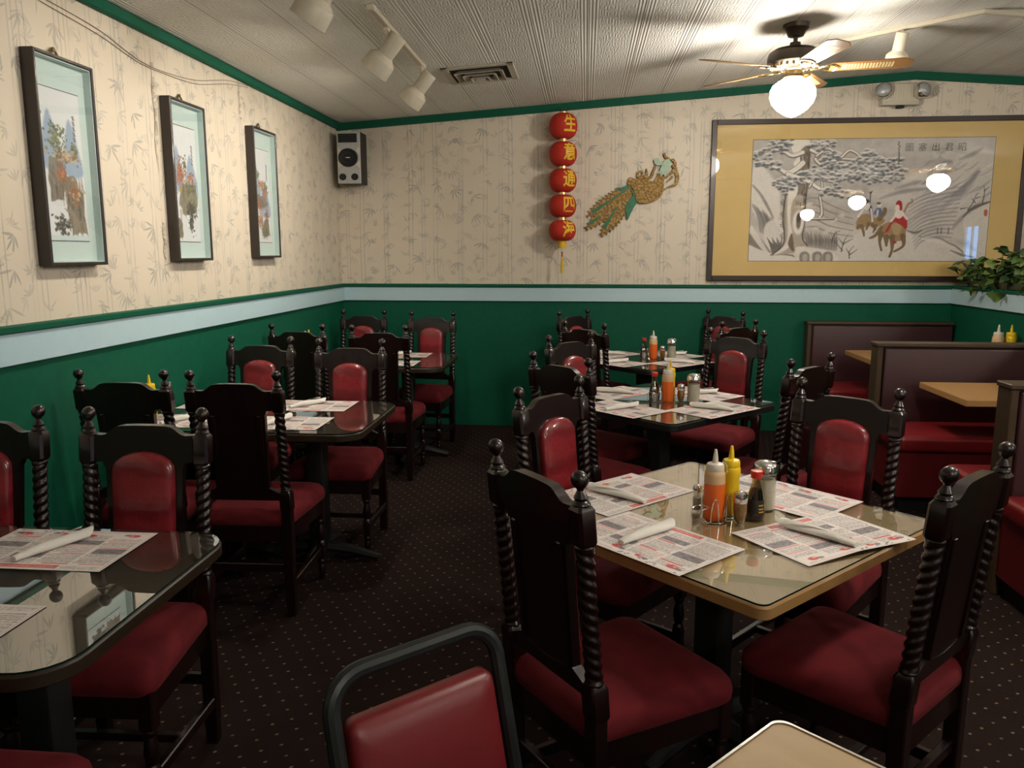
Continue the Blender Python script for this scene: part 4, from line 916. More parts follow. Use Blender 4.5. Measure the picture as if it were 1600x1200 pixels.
# ------------------------------------------------------------------ carved phoenix
def phoenix():
    root = thing('phoenix_plaque', 'carved gold and green phoenix plaque mounted on the back wall', 'wall ornament', (0, BY, 0))
    def w2(zx, zy): return (-.03 + (zx / 7.06 - 10) * .00532, 1.73 + (142 - zy / 7.06) * .00529)
    def plaque(pts, name, mat, d0, d1, smooth=True, parent=root):
        P = [Vector(p) for p in pts]; P = catmull(P, 4, True) if smooth else P; Q = [w2(*p) for p in P]; n = len(Q)
        m = MB(); m.raw([(x, -d0, z) for x, z in Q] + [(x, -d1, z) for x, z in Q], [tuple(range(n, 2 * n))], 0); m.raw([(x, -d0, z) for x, z in Q] + [(x, -d1, z) for x, z in Q], [(i, (i + 1) % n, n + (i + 1) % n, n + i) for i in range(n)] + [tuple(range(n))], 1)
        return m.build(name, [mat, M['phx_dark'] if mat is not M['phx_green'] else mat], parent, 0)
    def ribbon(pts, wds, name, mat, d0, d1):
        P = catmull([Vector(p) for p in pts], 6); n = len(P); ws_ = np.interp(np.linspace(0, 1, n), np.linspace(0, 1, len(wds)), wds); A, B = [], []
        for i, p in enumerate(P):
            t_ = (P[min(i + 1, n - 1)] - P[max(i - 1, 0)]).normalized(); nn_ = Vector((-t_.y, t_.x)); A.append(p + nn_ * ws_[i]); B.append(p - nn_ * ws_[i])
        return plaque(A + B[::-1], name, mat, d0, d1, False)
    def feather(a, b, hw, n, name, d0, d1):
        a, b = Vector(a), Vector(b); d = b - a; nn_ = Vector((-d.y, d.x)).normalized(); A, B = [], []
        for i in range(n):
            t_ = i / n; w_ = hw * (math.sin(math.pi * min(1, .16 + t_ * .95)) ** .6); q = a + d * t_
            for lst, s in ((A, 1), (B, -1)):
                lst.append(q + nn_ * s * w_ * .66); lst.append(a + d * min(1, t_ + 1.25 / n) + nn_ * s * w_ * 1.04)
        return plaque(A + [b] + B[::-1], name, M['phx_gold'], d0, d1, False)
    feather((640, 520), (85, 850), 105, 15, 'tail_feather', .002, .012); feather((520, 640), (75, 1000), 72, 11, 'tail_feather', .003, .016); feather((600, 610), (262, 1080), 88, 12, 'tail_feather', .004, .019)
    ribbon([(560, 540), (380, 650), (180, 785)], [6, 9, 22], 'tail_rib', M['phx_green'], .010, .0145); ribbon([(275, 825), (150, 915)], [6, 20], 'tail_rib', M['phx_green'], .014, .0185); ribbon([(470, 720), (400, 820), (320, 960)], [6, 10, 23], 'tail_rib', M['phx_green'], .017, .0215)
    plaque([(440, 512), (500, 508), (570, 483), (610, 500), (560, 528), (515, 548), (488, 545), (505, 528), (450, 524)], 'wing_plume', M['phx_green'], .006, .022, False)
    plaque([(615, 540), (680, 515), (690, 660), (645, 740), (615, 800), (585, 868), (570, 862), (568, 790), (556, 765), (548, 720), (590, 650), (640, 590)], 'wing_plume', M['phx_green'], .006, .024, False)
    plaque([(600, 480), (640, 432), (720, 415), (800, 425), (850, 445), (895, 400), (915, 360), (970, 390), (978, 470), (970, 560), (930, 630), (850, 672), (760, 687), (690, 672), (665, 610), (640, 530)], 'body', M['phx_gold'], .006, .032)
    plaque([(580, 480), (585, 405), (615, 398), (640, 412), (665, 415), (685, 470), (630, 500)], 'back_curl', M['phx_gold'], .006, .028)
    plaque([(925, 330), (950, 260), (985, 205), (1030, 205), (1055, 240), (1045, 280), (1010, 310), (985, 392), (968, 365), (945, 388), (930, 355), (890, 355)], 'neck', M['phx_pale'], .01, .036, False)
    plaque([(860, 222), (870, 192), (905, 188), (920, 222), (905, 240), (955, 236), (985, 212), (972, 250), (930, 268), (885, 262)], 'head_crest', M['phx_pale'], .008, .03)
    plaque([(965, 140), (985, 130), (992, 160), (1015, 178), (1042, 195), (1030, 212), (1000, 202), (975, 178)], 'comb', M['phx_gold'], .008, .03)
    plaque([(1040, 205), (1075, 195), (1100, 222), (1112, 250), (1108, 285), (1080, 300), (1060, 275), (1085, 245), (1060, 222)], 'beak', M['phx_gold'], .008, .03)
    ribbon([(700, 405), (682, 370), (695, 338), (728, 332), (740, 355), (722, 375)], [14, 12, 11, 10, 8, 5], 'curl', M['phx_gold'], .006, .022); ribbon([(685, 400), (745, 390), (785, 370), (780, 300)], [15, 18, 15, 3], 'curl', M['phx_gold'], .006, .024)
    ribbon([(750, 405), (830, 395), (855, 340), (885, 262)], [14, 17, 14, 8], 'curl', M['phx_gold'], .006, .022); ribbon([(965, 425), (1035, 372), (1090, 320), (1112, 285)], [8, 14, 22, 15], 'leg', M['phx_gold'], .006, .024)
    ribbon([(965, 548), (1030, 508), (1105, 478), (1128, 400), (1100, 320)], [8, 10, 18, 20, 22], 'leg', M['phx_gold'], .006, .022); ribbon([(1005, 455), (1045, 425), (1075, 390)], [4, 9, 14], 'claw', M['phx_gold'], .006, .022)
phoenix()

# ------------------------------------------------------------------ framed pictures
def sheet(name, me, parent, Mx): o = bpy.data.objects.new(name, me); COL.objects.link(o); o.parent = parent; o.matrix_local = Mx; return o
def frame_bars(w, h, bw, d0, d1):
    m = MB()
    for x0, x1, z0, z1 in ((-w / 2, -w / 2 + bw, -h / 2, h / 2), (w / 2 - bw, w / 2, -h / 2, h / 2), (-w / 2 + bw, w / 2 - bw, -h / 2, -h / 2 + bw), (-w / 2 + bw, w / 2 - bw, h / 2 - bw, h / 2)): m.box((x0, -d1, z0), (x1, -d0, z1), .003, 1)
    return m
UP = Rm(90, 'X')                                               # sheet lying in xy -> standing, printed side toward -y
def landscape(seed):
    c = Canvas(84, 224, (226, 228, 232)); r = random.Random(seed); W, H = 84, 224
    for cx, h0, w_ in ([(18, 52, 22), (60, 60, 20)], [(16, 60, 20), (62, 72, 24)], [(10, 48, 22), (56, 96, 26)])[seed]:
        c.poly([(cx - w_, h0 + 60), (cx - w_ * .6, h0 + 8), (cx - 3, h0 - 20), (cx + 6, h0 - 6), (cx + w_ * .6, h0 + 16), (cx + w_, h0 + 62)], (146, 168, 196), .9, 5)
    def clump(cx, cy, w_, h_, cols, n):
        for _ in range(n * 3):
            x, y = r.gauss(cx, w_ * .36), r.gauss(cy, h_ * .36); c.ell(x, y, r.uniform(1.2, 3.6), r.uniform(1.2, 4), r.choice(cols), r.uniform(.6, .95), .5, r.uniform(0, 3))
    def rock(pts, base):
        pp = []
        for (xa, ya), (xb, yb) in zip(pts, pts[1:] + pts[:1]):
            for q in range(4): pp.append((xa + (xb - xa) * q / 4 + r.uniform(-2.5, 2.5), ya + (yb - ya) * q / 4 + r.uniform(-2.5, 2.5)))
        c.poly(pp, base, .95, 1.5, False); xs = [p[0] for p in pts]; ys = [p[1] for p in pts]
        for _ in range(70): x = r.uniform(min(xs) + 2, max(xs) - 2); y = r.uniform(min(ys) + 2, max(ys) - 8); c.stroke([(x, y), (x + r.uniform(-2, 2), y + r.uniform(5, 14))], r.uniform(.6, 2), r.choice([(92, 88, 84), (138, 128, 112), (110, 104, 88), (150, 128, 108)]), .55, 1.2, False)
    gr, rd, st = [(86, 96, 70), (108, 110, 76), (70, 84, 66), (140, 130, 80)], [(158, 92, 66), (178, 108, 78), (140, 78, 58), (190, 130, 90)], [(206, 184, 150), (190, 160, 120)]
    if seed == 0:
        clump(30, 72, 26, 34, gr, 46); clump(66, 88, 10, 20, gr, 16); clump(44, 96, 40, 16, st + rd[:1] + gr[:1], 40); rock([(10, 100), (40, 104), (46, 130), (34, 160), (8, 164)], (130, 124, 118)); clump(36, 122, 12, 18, rd, 22)
        rock([(40, 128), (60, 124), (76, 150), (80, 214), (62, 212), (48, 216), (40, 180)], (134, 122, 106)); clump(62, 152, 18, 22, rd[:2] + st, 18); clump(30, 200, 22, 26, [(44, 44, 42), (60, 62, 56)], 34); c.rect(0, 216, 84, 224, (206, 222, 226), 1)
    elif seed == 1:
        clump(22, 92, 24, 40, rd, 60); clump(40, 74, 8, 18, gr, 12); clump(58, 98, 22, 16, st + rd, 26); clump(26, 122, 10, 8, [(214, 160, 60)], 8); rock([(30, 112), (76, 108), (80, 150), (60, 170), (30, 172), (14, 150)], (136, 130, 108)); clump(54, 120, 24, 22, gr, 26)
        clump(56, 160, 24, 22, [(52, 54, 48), (70, 72, 62)], 44); clump(54, 188, 12, 22, [(50, 54, 48)], 20); rock([(2, 176), (20, 180), (22, 214), (2, 216)], (122, 126, 108))
    else:
        clump(20, 62, 16, 12, gr, 14); clump(38, 84, 30, 14, rd + st, 40); clump(58, 92, 20, 16, gr, 20); rock([(10, 110), (50, 112), (70, 130), (40, 140), (12, 134)], (126, 120, 112)); clump(54, 104, 18, 14, rd, 22); clump(22, 136, 14, 20, rd, 22)
        clump(60, 156, 14, 24, rd, 22); clump(26, 172, 18, 30, rd, 34); rock([(44, 170), (66, 164), (72, 206), (44, 212), (30, 200)], (120, 116, 92)); clump(54, 196, 18, 14, gr, 22)
    for k in range(9): x = r.uniform(14, 72); y = r.uniform(150, 212); c.ell(x, y, 1.6, 1.2, (80, 86, 74), .7)
    for k in range(5): c.stroke([(66, 34 + k * 8), (70, 38 + k * 8)], 1.2, (90, 88, 92), .8); c.stroke([(69, 33 + k * 8), (67, 39 + k * 8)], .9, (90, 88, 92), .8)
    return c
for k, (yc, lab, zc) in enumerate(((3.245, 'narrow black-framed landscape picture nearest the viewer on the left wall', 1.915), (4.275, 'narrow black-framed landscape with autumn trees, middle of three on the left wall', 1.925), (5.32, 'narrow black-framed landscape picture nearest the corner on the left wall', 1.935))):
    root = thing('framed_picture', lab, 'picture', (LX, yc, zc), rad(90), 'three framed landscapes on the left wall'); w_, h_ = .385, .835
    frame_bars(w_, h_, .014, .0005, .058).build('frame', M['frame_black'], root)
    MB().box((-w_ / 2 + .012, -.018, -h_ / 2 + .012), (w_ / 2 - .012, -.002, h_ / 2 - .012)).build('mat_board', M['mat_teal'], root)
    m = MB(); a, b = w_ / 2 - .014, h_ / 2 - .014
    for x0, x1, z0, z1 in ((-a, -a + .004, -b, b), (a - .004, a, -b, b), (-a, a, -b, -b + .004), (-a, a, b - .004, b)): m.box((x0, -.05, z0), (x1, -.018, z1))
    m.build('liner', M['mat_teal'], root)
    c = landscape(k); sheet('artwork', c.mesh('landscape_print', .262, .605, M['art']), root, T(-.003, -.0192, -.012) @ UP)
    m = MB(); prism_xz(m, [(-.1335, -.317), (.1275, -.317), (.1275, .293), (-.1335, .293)], -.0188, -.0182); m.warp(lambda x, y, z: (x * 1.012, y, z * 1.004)); m.build('art_border', M['frame_black'], root, 0)
    MB().box((-a, -.052, -b), (a, -.0505, b)).build('glass', M['pic_glass'], root, 0)
    m = MB().tube(catmull([(-.03, -.012, h_ / 2), (-.022, -.012, h_ / 2 + .02), (0, -.012, h_ / 2 + .03), (.022, -.012, h_ / 2 + .02), (.03, -.012, h_ / 2)], 4), .004, 6)
    m.lathe([(.009, -.004), (.009, .004)], 10, 0, T(0, -.012, h_ / 2 + .033) @ Rm(90, 'X')); m.lathe([(.007, -.004), (.007, .004)], 10, 0, T(-.017, -.012, h_ / 2 + .012) @ Rm(90, 'X')); m.lathe([(.007, -.004), (.007, .004)], 10, 0, T(.017, -.012, h_ / 2 + .012) @ Rm(90, 'X')); m.build('hanger', M['brass'], root)

def snow_painting():
    W, H = 640, 334; c = Canvas(W, H, (178, 170, 160)); r = random.Random(11)
    def cv(px, py): t_ = (py - 218) / 190; return ((px - (1177 - 7 * t_)) / (376 - 6 * t_) * W, t_ * H)
    def A(*ps): return [cv(1160 + x / 5.4545, 200 + y / 5.4545) for x, y in ps]
    def B(*ps): return [cv(1340 + x / 5.457, 200 + y / 5.457) for x, y in ps]
    c.rough(.02, 14)
    snow, gry, dk, ink = (214, 206, 193), (150, 143, 136), (98, 90, 82), (62, 56, 52)
    # ground and far mountains
    c.poly(A((560, 780), (900, 820), (1250, 900), (1250, 1250), (40, 1250), (40, 900)), (198, 190, 178), .8, 20); c.poly(B((0, 900), (250, 850), (520, 900), (900, 1000), (1250, 1130), (1250, 1250), (-200, 1250)), (206, 198, 186), .9, 14)
    c.poly(B((380, 430), (560, 350), (760, 300), (900, 230), (1040, 180), (1180, 280), (1180, 560), (900, 640), (600, 560), (420, 500)), (204, 196, 183), .85, 16)
    c.poly(B((100, 560), (300, 500), (600, 480), (900, 470), (1150, 420), (1150, 900), (800, 960), (500, 900), (430, 740)), (200, 192, 180), .8, 18)
    c.poly(A((90, 320), (170, 310), (300, 480), (330, 620), (300, 800), (90, 700)), snow, .9, 8)
    for k in range(13):
        y0 = 560 + k * 32; c.stroke(B((430 + k * 6, y0 + 90), (560, y0 + 20), (700 + r.uniform(-20, 20), y0 - 20), (900 - k * 8, y0 - 60 + k * 4)), [.6, 3, 1.5], (128, 122, 120), .65, 4)
    for p in (((560, 480), (650, 420), (760, 380), (840, 360)), ((720, 620), (860, 540), (960, 460), (1020, 380)), ((740, 590), (880, 560), (920, 500)), ((870, 520), (960, 450), (1000, 400), (1030, 380)), ((600, 400), (740, 310), (800, 300)), ((860, 280), (960, 240), (1050, 190)), ((330, 520), (500, 470), (650, 470)), ((200, 600), (400, 540), (620, 520)), ((1010, 700), (900, 760), (820, 850)), ((940, 980), (1000, 900), (1060, 830)), ((1000, 1040), (1060, 960), (1090, 900)), ((950, 900), (1000, 840), (1060, 760))):
        c.stroke(B(*p), [1, 6, 2], (122, 117, 116), .62, 7)
    for k in range(46):
        x0, y0 = r.uniform(430, 1060), r.uniform(360, 860); L = r.uniform(60, 170); c.stroke(B((x0, y0), (x0 + L * .5, y0 - L * .22), (x0 + L, y0 - L * .62)), [.6, r.uniform(1, 3.4), .6], r.choice([(132, 127, 126), (150, 145, 142), (222, 215, 204)]), .5, 3.5)
    c.stroke(B((1020, 370), (960, 470), (900, 560), (800, 620), (720, 700)), [4, 9, 5], (146, 140, 136), .5, 10)
    c.poly(B((900, 800), (960, 720), (1060, 660), (1130, 640), (1110, 1050), (960, 980)), (208, 199, 186), .9, 6)
    c.stroke(B((900, 760), (960, 700), (1040, 660), (1130, 630)), [1, 5, 2], ink, .7, 3)
    for p in (((940, 700), (980, 640), (1010, 570), (1030, 560)), ((1000, 640), (970, 600)), ((1010, 600), (1040, 590)), ((1060, 640), (1075, 560), (1070, 500)), ((1075, 540), (1110, 510)), ((880, 690), (940, 680))): c.stroke(B(*p), [1.6, .6], ink, .8, 1)
    for p in (((540, 920), (600, 940), (700, 940), (780, 980), (850, 1010), (910, 1060)), ((800, 1040), (900, 1080), (1000, 1100)), ((430, 870), (500, 890), (560, 870))): c.stroke(B(*p), [1, 3.5, 1.5], dk, .75, 3)
    for x in (690, 720, 780): c.stroke(B((x, 900), (x + 3, 850)), 1.6, dk, .8, 1.2)
    c.poly(B((560, 930), (700, 940), (790, 985), (850, 1020), (700, 980), (580, 955)), snow, .8, 3)
    # left rocks
    c.stroke(A((90, 480), (160, 560), (230, 680), (270, 760)), [2, 4, 2], dk, .6, 4)
    for k in range(30): x = 84 + k * 7; c.stroke(A((x, 630 + k * 6 + r.uniform(-20, 20)), (x + 55, 750 + k * 5), (x + 70, 880 + k * 3)), [1, 3.2, 1], r.choice([dk, gry, (112, 108, 112)]), .6, 3)
    c.poly(A((190, 860), (230, 790), (340, 780), (370, 900), (330, 1040), (260, 1080), (200, 960)), snow, .9, 5)
    for k in range(10): c.stroke(A((220 + k * 14, 930 + (k % 3) * 20), (250 + k * 10, 1000), (262 + k * 6, 1070)), [1, 2.6, 1], ink, .6, 2)
    c.poly(A((60, 900), (140, 920), (260, 1080), (60, 990)), dk, .75, 6); c.poly(A((80, 820), (110, 860), (230, 1050), (250, 1085), (180, 1040), (70, 890)), snow, .9, 3)
    c.poly(A((50, 1000), (150, 1030), (280, 1070), (420, 1080), (480, 1130), (50, 1140)), snow, .95, 4); c.stroke(A((250, 1080), (350, 1075), (450, 1090), (490, 1135)), 1.8, dk, .8, 2)
    c.poly(A((480, 1000), (640, 1010), (790, 1060), (820, 1140), (490, 1140)), snow, .95, 5)
    for x in (550, 660, 750): c.poly(A((x - 45, 1070), (x, 1050), (x + 35, 1075), (x + 30, 1140), (x - 40, 1140)), dk, .7, 4); c.poly(A((x - 22, 1085), (x, 1070), (x + 20, 1090), (x + 12, 1140), (x - 20, 1140)), (186, 178, 166), .8, 4)
    c.poly(A((540, 880), (640, 820), (720, 840), (770, 960), (800, 1040), (640, 1010), (530, 960)), (184, 176, 165), .8, 6)
    for k in range(34): x = 545 + k * 8; c.stroke(A((x, 880 + r.uniform(-10, 60)), (x + 14, 960), (x + 10, 1010 + k)), [.6, 1.6, .6], r.choice([ink, dk]), .55, 1.4)
    for k in range(5): c.stroke(A((550, 600 + 60 * k), (640, 590 + 62 * k), (760, 650 + 60 * k), (960 - 30 * (k == 0), 720 + 50 * k)), [1, 2.4, 1], (126, 118, 110), .7, 2.4)
    for x, y in ((590, 640), (600, 700), (700, 760), (800, 780), (860, 740), (640, 850), (730, 880)): c.ell(*A((x, y))[0], 12, 6, (205, 197, 184), .8, .6)
    # the big snow-covered pine
    c.poly(A((430, 100), (590, 100), (580, 330), (560, 480), (545, 640), (540, 800), (525, 930), (560, 1000), (470, 1010), (450, 1060), (260, 1078), (340, 1020), (370, 930), (350, 780), (365, 640), (390, 520), (440, 470), (500, 400), (520, 260), (440, 220)), (168, 156, 140), 1, 2)
    c.poly(A((430, 100), (560, 100), (580, 130), (510, 190), (515, 280), (470, 330), (440, 300), (480, 230), (430, 200)), (222, 214, 200), 1, 3)
    c.poly(A((510, 180), (585, 150), (580, 330), (560, 560), (500, 560), (460, 540), (500, 440), (520, 330), (530, 230)), (118, 102, 82), .9, 5)
    for k in range(60): x, y = r.uniform(495, 575), r.uniform(180, 640); x -= max(0, (y - 400)) * .14; c.stroke(A((x, y), (x + r.uniform(-6, 6), y + 30)), r.uniform(.6, 1.6), r.choice([ink, (86, 74, 60), (150, 134, 112)]), .7, 1)
    c.poly(A((400, 540), (470, 480), (480, 540), (430, 640), (420, 780), (440, 900), (420, 1000), (340, 1060), (280, 1072), (390, 960), (390, 700)), (218, 210, 196), .95, 4)
    c.stroke(A((390, 520), (365, 640), (355, 780), (370, 930), (345, 1010), (265, 1075)), 1.8, ink, .8, 1.4); c.stroke(A((575, 180), (570, 400), (550, 600), (540, 800), (525, 930), (570, 1000)), 1.8, ink, .75, 1.4)
    for k in range(26): y = 560 + k * 15; c.stroke(A((350 + 20 * math.sin(k), y), (372, y + 6)), 1.1, ink, .7, 1); c.stroke(A((545, y), (530, y + 8)), 1.1, ink, .7, 1)
    c.ell(*A((488, 800))[0], 18, 38, (220, 212, 198), 1, .25); c.ell(*A((490, 790))[0], 8, 26, (110, 96, 82), 1, .4); c.ell(*A((490, 760))[0], 7, 16, ink, .9, .4); c.stroke(A((432, 900), (425, 980), (445, 1040)), [2, 8, 3], (100, 86, 70), .9, 3)
    # branches
    def br(ps, w_): c.stroke(ps, [x + 2.2 for x in w_], dk, .9, 1.4); c.stroke([(x, y - 1.4) for x, y in ps], w_, (220, 212, 198), 1, 1.4)
    br(A((520, 210), (430, 235), (360, 200), (280, 180)), [5, 4, 2]); br(A((520, 300), (460, 350), (390, 380), (330, 350), (260, 320)), [7, 6, 3]); br(A((390, 390), (480, 420), (580, 455), (640, 500), (700, 530)), [5, 5, 3])
    br(A((590, 190), (660, 230), (630, 270), (700, 330), (770, 350)), [4, 3, 2]); br(A((640, 240), (730, 180), (790, 210)), [2.5, 2]); br(A((840, 270), (910, 200), (970, 215), (1020, 260)), [2.5, 2]); br(A((690, 310), (840, 270), (930, 270), (1060, 270)), [2, 2]); br(A((1020, 260), (1200, 280), (1340, 300)), [2, 1.5])
    br(A((580, 500), (620, 440), (680, 440), (690, 560)), [2, 1.5]); br(A((690, 440), (820, 470), (830, 510)), [1.6, 1]); br(A((660, 770), (690, 720), (670, 580)), [3, 2]); br(A((600, 770), (680, 770), (790, 770)), [2, 1])
    def pine(ps, n, sp=(34, 13)):
        P = A(*ps); n = int(n * 1.5)
        for _ in range(n):
            i = r.randrange(len(P) - 1); q = r.random(); x = P[i][0] * (1 - q) + P[i + 1][0] * q + r.gauss(0, sp[0] / 4); y = P[i][1] * (1 - q) + P[i + 1][1] * q + r.gauss(0, sp[1] / 2)
            c.ell(x, y - 1.5, 9.5, 4.6, (226, 219, 208), .6, .5); c.ell(x, y + 2.4, 8.5, 4.6, r.choice([(84, 86, 90), (98, 98, 98), (70, 73, 78)]), .9, .7)
    pine([(230, 160), (300, 130), (390, 120)], 16); pine([(270, 170), (390, 165)], 10); pine([(110, 230), (190, 200)], 12); pine([(110, 290), (230, 290), (300, 310)], 16); pine([(290, 470), (400, 430), (480, 450)], 22); pine([(330, 500), (440, 500)], 10)
    pine([(610, 130), (680, 125), (760, 140)], 18); pine([(620, 165), (720, 160)], 10); pine([(700, 260), (780, 220), (830, 230)], 16); pine([(720, 280), (820, 270)], 10); pine([(770, 320), (880, 310)], 16); pine([(800, 390), (860, 420)], 14); pine([(520, 390), (600, 370), (660, 350), (710, 390)], 24); pine([(600, 410), (700, 400)], 10)
    pine([(680, 550), (780, 520), (900, 580)], 22); pine([(900, 400), (990, 430)], 10); pine([(1050, 240), (1120, 230)], 12); pine([(960, 300), (1060, 300), (1180, 270)], 22); pine([(980, 330), (1050, 380), (1190, 350)], 22); pine([(1030, 400), (1190, 380)], 16); pine([(1050, 430), (1180, 440)], 14)
    for ps in (((1190, 270), (1280, 290), (1330, 300)), ((1140, 310), (1240, 320), (1330, 330)), ((1150, 350), (1260, 350), (1370, 370)), ((1180, 390), (1290, 385), (1380, 400)), ((1230, 430), (1310, 420), (1370, 440))): pine(ps, 15)
    for ps in (((860, 1050), (880, 970), (920, 900)), ((880, 990), (830, 930)), ((880, 980), (960, 940)), ((780, 960), (800, 900), (850, 870)), ((930, 1110), (930, 1050), (970, 1000)), ((930, 1070), (900, 1020)), ((870, 1040), (800, 960)), ((930, 1080), (1000, 1030))): c.stroke(A(*ps), [1.6, .5], ink, .75, 1)
    # riders
    br_, bl = (150, 122, 82), (112, 90, 60)
    c.poly(B((10, 860), (5, 800), (40, 740), (110, 730), (140, 760), (230, 770), (240, 800), (160, 850), (110, 830), (60, 850)), br_, .95, 2)
    for p in (((50, 830), (65, 880), (70, 915)), ((30, 830), (10, 850)), ((110, 810), (90, 860)), ((170, 830), (150, 885)), ((140, 820), (170, 860))): c.stroke(B(*p), [4.5, 2.4], bl, .9, 1.2)
    c.stroke(B((200, 770), (240, 720), (245, 690)), [7, 5], bl, .9, 2); c.poly(B((20, 740), (70, 660), (130, 660), (150, 780), (130, 790), (110, 700), (60, 700)), (52, 44, 66), .9, 2); c.poly(B((70, 690), (90, 630), (120, 640), (110, 690)), (222, 214, 202), .95, 2); c.stroke(B((20, 750), (60, 690), (90, 660)), 3.4, (220, 212, 200), .95, 1.4); c.stroke(B((128, 690), (135, 740), (140, 790)), 3, (220, 212, 200), .9, 1.4)
    c.ell(*B((92, 622))[0], 8, 6.4, (44, 40, 56), .95, .4); c.stroke(B((118, 640), (120, 560)), 1.4, ink, .9, 1); c.poly(B((100, 535), (118, 545), (138, 530), (125, 560)), ink, .9, 1.5)
    c.poly(B((150, 730), (180, 680), (215, 690), (215, 740)), (86, 98, 130), .9, 2); c.ell(*B((198, 655))[0], 8, 8, (218, 206, 190), .95, .4); c.ell(*B((192, 640))[0], 7, 4, ink, .9, .4); c.stroke(B((185, 700), (180, 735)), 2.4, (214, 208, 198), .9, 1.2)
    c.poly(B((200, 870), (230, 820), (300, 800), (400, 820), (425, 880), (400, 950), (330, 960), (260, 930), (210, 920)), br_, .98, 2); c.poly(B((110, 935), (160, 900), (210, 830), (230, 850), (190, 910), (140, 940)), bl, .9, 2)
    for p in (((215, 900), (205, 970), (220, 1040)), ((260, 930), (262, 1000)), ((310, 930), (310, 1030), (290, 1095)), ((400, 920), (405, 1000), (330, 1050))): c.stroke(B(*p), [8, 3.6, 3], bl, .95, 1.4)
    c.poly(B((300, 830), (340, 810), (390, 830), (370, 900), (330, 900)), (172, 148, 106), .9, 3)
    red = (164, 34, 38); c.poly(B((245, 890), (290, 810), (340, 730), (410, 720), (435, 800), (425, 860), (390, 830), (320, 800), (280, 870)), red, 1, 2)
    c.poly(B((330, 750), (340, 700), (380, 700), (410, 730), (370, 770)), (222, 212, 200), .95, 2); c.ell(*B((350, 680))[0], 8, 10, (222, 206, 190), 1, .35); c.poly(B((335, 650), (355, 618), (385, 630), (390, 690), (372, 700), (365, 655)), red, 1, 2); c.stroke(B((300, 790), (330, 750), (340, 720)), 3.4, (220, 212, 200), .9, 1.4); c.stroke(B((400, 730), (430, 770)), 3.6, (222, 212, 200), .9, 1.4)
    c.stroke(B((410, 710), (440, 650), (475, 630), (470, 608)), [2.4, 3, 2.4], (150, 118, 80), .95, 1.2); c.ell(*B((330, 970))[0], 7, 5, red, .9, .4)
    c.poly(B((1075, 705), (1100, 700), (1100, 745), (1078, 750)), (176, 70, 58), .85, 2)
    for k in range(12): x, y = 345 + r.uniform(-2, 12), 130 + k * 16; c.stroke(B((x, y), (x + 14, y + 6)), .9, ink, .8, 1); c.stroke(B((x + 8, y - 4), (x + 6, y + 10)), .8, ink, .7, 1)
    c.rough(.012, 3); c.a = np.clip(((c.a - .5) * 1.15 + .55) * np.array([1.0, 1.0, 1.035]), 0, 1); return c
def big_painting():
    x0, x1, z0, z1 = 1.04, 3.565, 1.315, 2.645; w_, h_ = x1 - x0, z1 - z0; cx, cz = (x0 + x1) / 2, (z0 + z1) / 2
    root = thing('framed_painting', 'large framed snow landscape painting with horse riders on a gold mat', 'painting', (cx, BY - .018, cz)); root.rotation_euler = (rad(-.45), 0, rad(-.5))   # sits on the rail cap and leans back
    frame_bars(w_, h_, .042, .0005, .034).build('frame', M['frame_brown'], root)
    MB().box((-w_ / 2 + .03, -.014, -h_ / 2 + .03), (w_ / 2 - .03, -.002, h_ / 2 - .03)).build('mat_board', M['mat_gold'], root)
    ax0, ax1, az0, az1 = 1.383, 3.302, 1.482, 2.478
    sheet('artwork', snow_painting().mesh('snow_scene', ax1 - ax0, az1 - az0, M['art']), root, T((ax0 + ax1) / 2 - cx, -.0155, (az0 + az1) / 2 - cz) @ UP)
    mp = MB(); prism_xz(mp, [(ax0 - cx - .004, az0 - cz - .004), (ax1 - cx + .004, az0 - cz - .004), (ax1 - cx + .004, az1 - cz + .004), (ax0 - cx - .004, az1 - cz + .004)], -.0149, -.0141); mp.build('art_border', M['frame_brown'], root, 0)
    for k, ch in enumerate('圖塞出君昭'):
        me = glyph(ch, .07, 0, 0); me.materials.clear(); me.materials.append(M['frame_black']); sheet('inscription', me, root, T(2.636 + k * .1035 - cx, -.0162, 2.40 - cz) @ UP)
    MB().box((-w_ / 2 + .04, -.022, -h_ / 2 + .04), (w_ / 2 - .04, -.0205, h_ / 2 - .04)).build('glass', M['pic_glass'], root, 0)
big_painting()

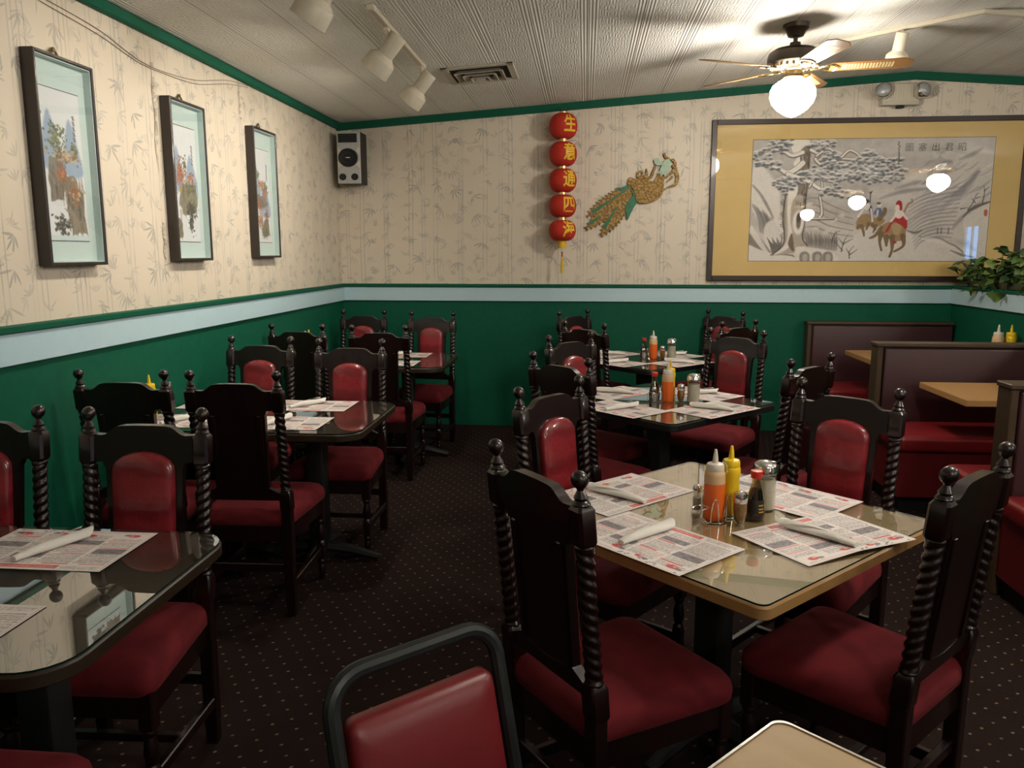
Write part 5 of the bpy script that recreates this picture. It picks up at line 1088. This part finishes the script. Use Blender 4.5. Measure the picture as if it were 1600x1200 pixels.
# ------------------------------------------------------------------ ivy on the partition ledge
def ivy():
    root = thing('ivy_plant', 'leafy green ivy trailing over the low partition ledge', 'plant', (PX + .1, 6.3, 1.278)); r = random.Random(21)
    MB().box((-.07, -.75, 0), (.07, .62, .05), .01, 2).build('planter', M['stem'], root)
    def leaf_mesh(mat, nm):
        ol = [(0, 0, 0), (.012, -.004, .003), (.026, .006, .001), (.024, .022, .004), (.02, .036, .002), (.01, .052, -.004), (0, .066, -.010)]
        V = ol + [(-x, y, z) for x, y, z in ol[1:-1]] + [(0, .02, .007), (0, .042, .004)]; n = len(ol); R_ = list(range(0, n)); Lf = [0] + list(range(n, 2 * n - 2)) + [n - 1]; c1, c2 = 2 * n - 2, 2 * n - 1
        Fc = []
        for Q in (R_, Lf):
            for i in range(len(Q) - 1): Fc.append((Q[i], Q[i + 1], c1 if i < 3 else c2))
            Fc.append((Q[3], c2, c1))
        o = MB().raw(V, Fc).build(nm, mat, None, 60); me = o.data; bpy.data.objects.remove(o); return me
    lm = [leaf_mesh(M[k], 'ivy_leaf') for k in ('leaf', 'leaf2', 'leaf3')]
    for s in range(64):
        by = r.uniform(-.72, .58); hgt = r.uniform(.06, .27) * (1.1 if by < .3 else .8); out = r.uniform(-.16, .12); dy = r.uniform(-.12, .12); droop = r.random() < .35
        p = [(0, by, .04), (out * .4, by + dy * .4, hgt * .7), (out, by + dy, hgt if not droop else hgt * .35), (out * 1.25, by + dy * 1.4, hgt * 1.05 if not droop else -.03)]
        C_ = catmull(p, 5); MB().tube(C_, .0025, 5).build('stem', M['stem'], root)
        for k in range(4, len(C_), 2):
            for side in (-1, 1):
                if r.random() < .25: continue
                o = bpy.data.objects.new('leaf', r.choices(lm, (5, 3, 4))[0]); COL.objects.link(o); o.parent = root; o.location = C_[k]; sc_ = r.uniform(.8, 1.45); o.scale = (sc_,) * 3
                o.rotation_euler = (rad(r.uniform(-65, 25)), rad(r.uniform(-35, 35)), rad(r.uniform(0, 360)))
ivy()
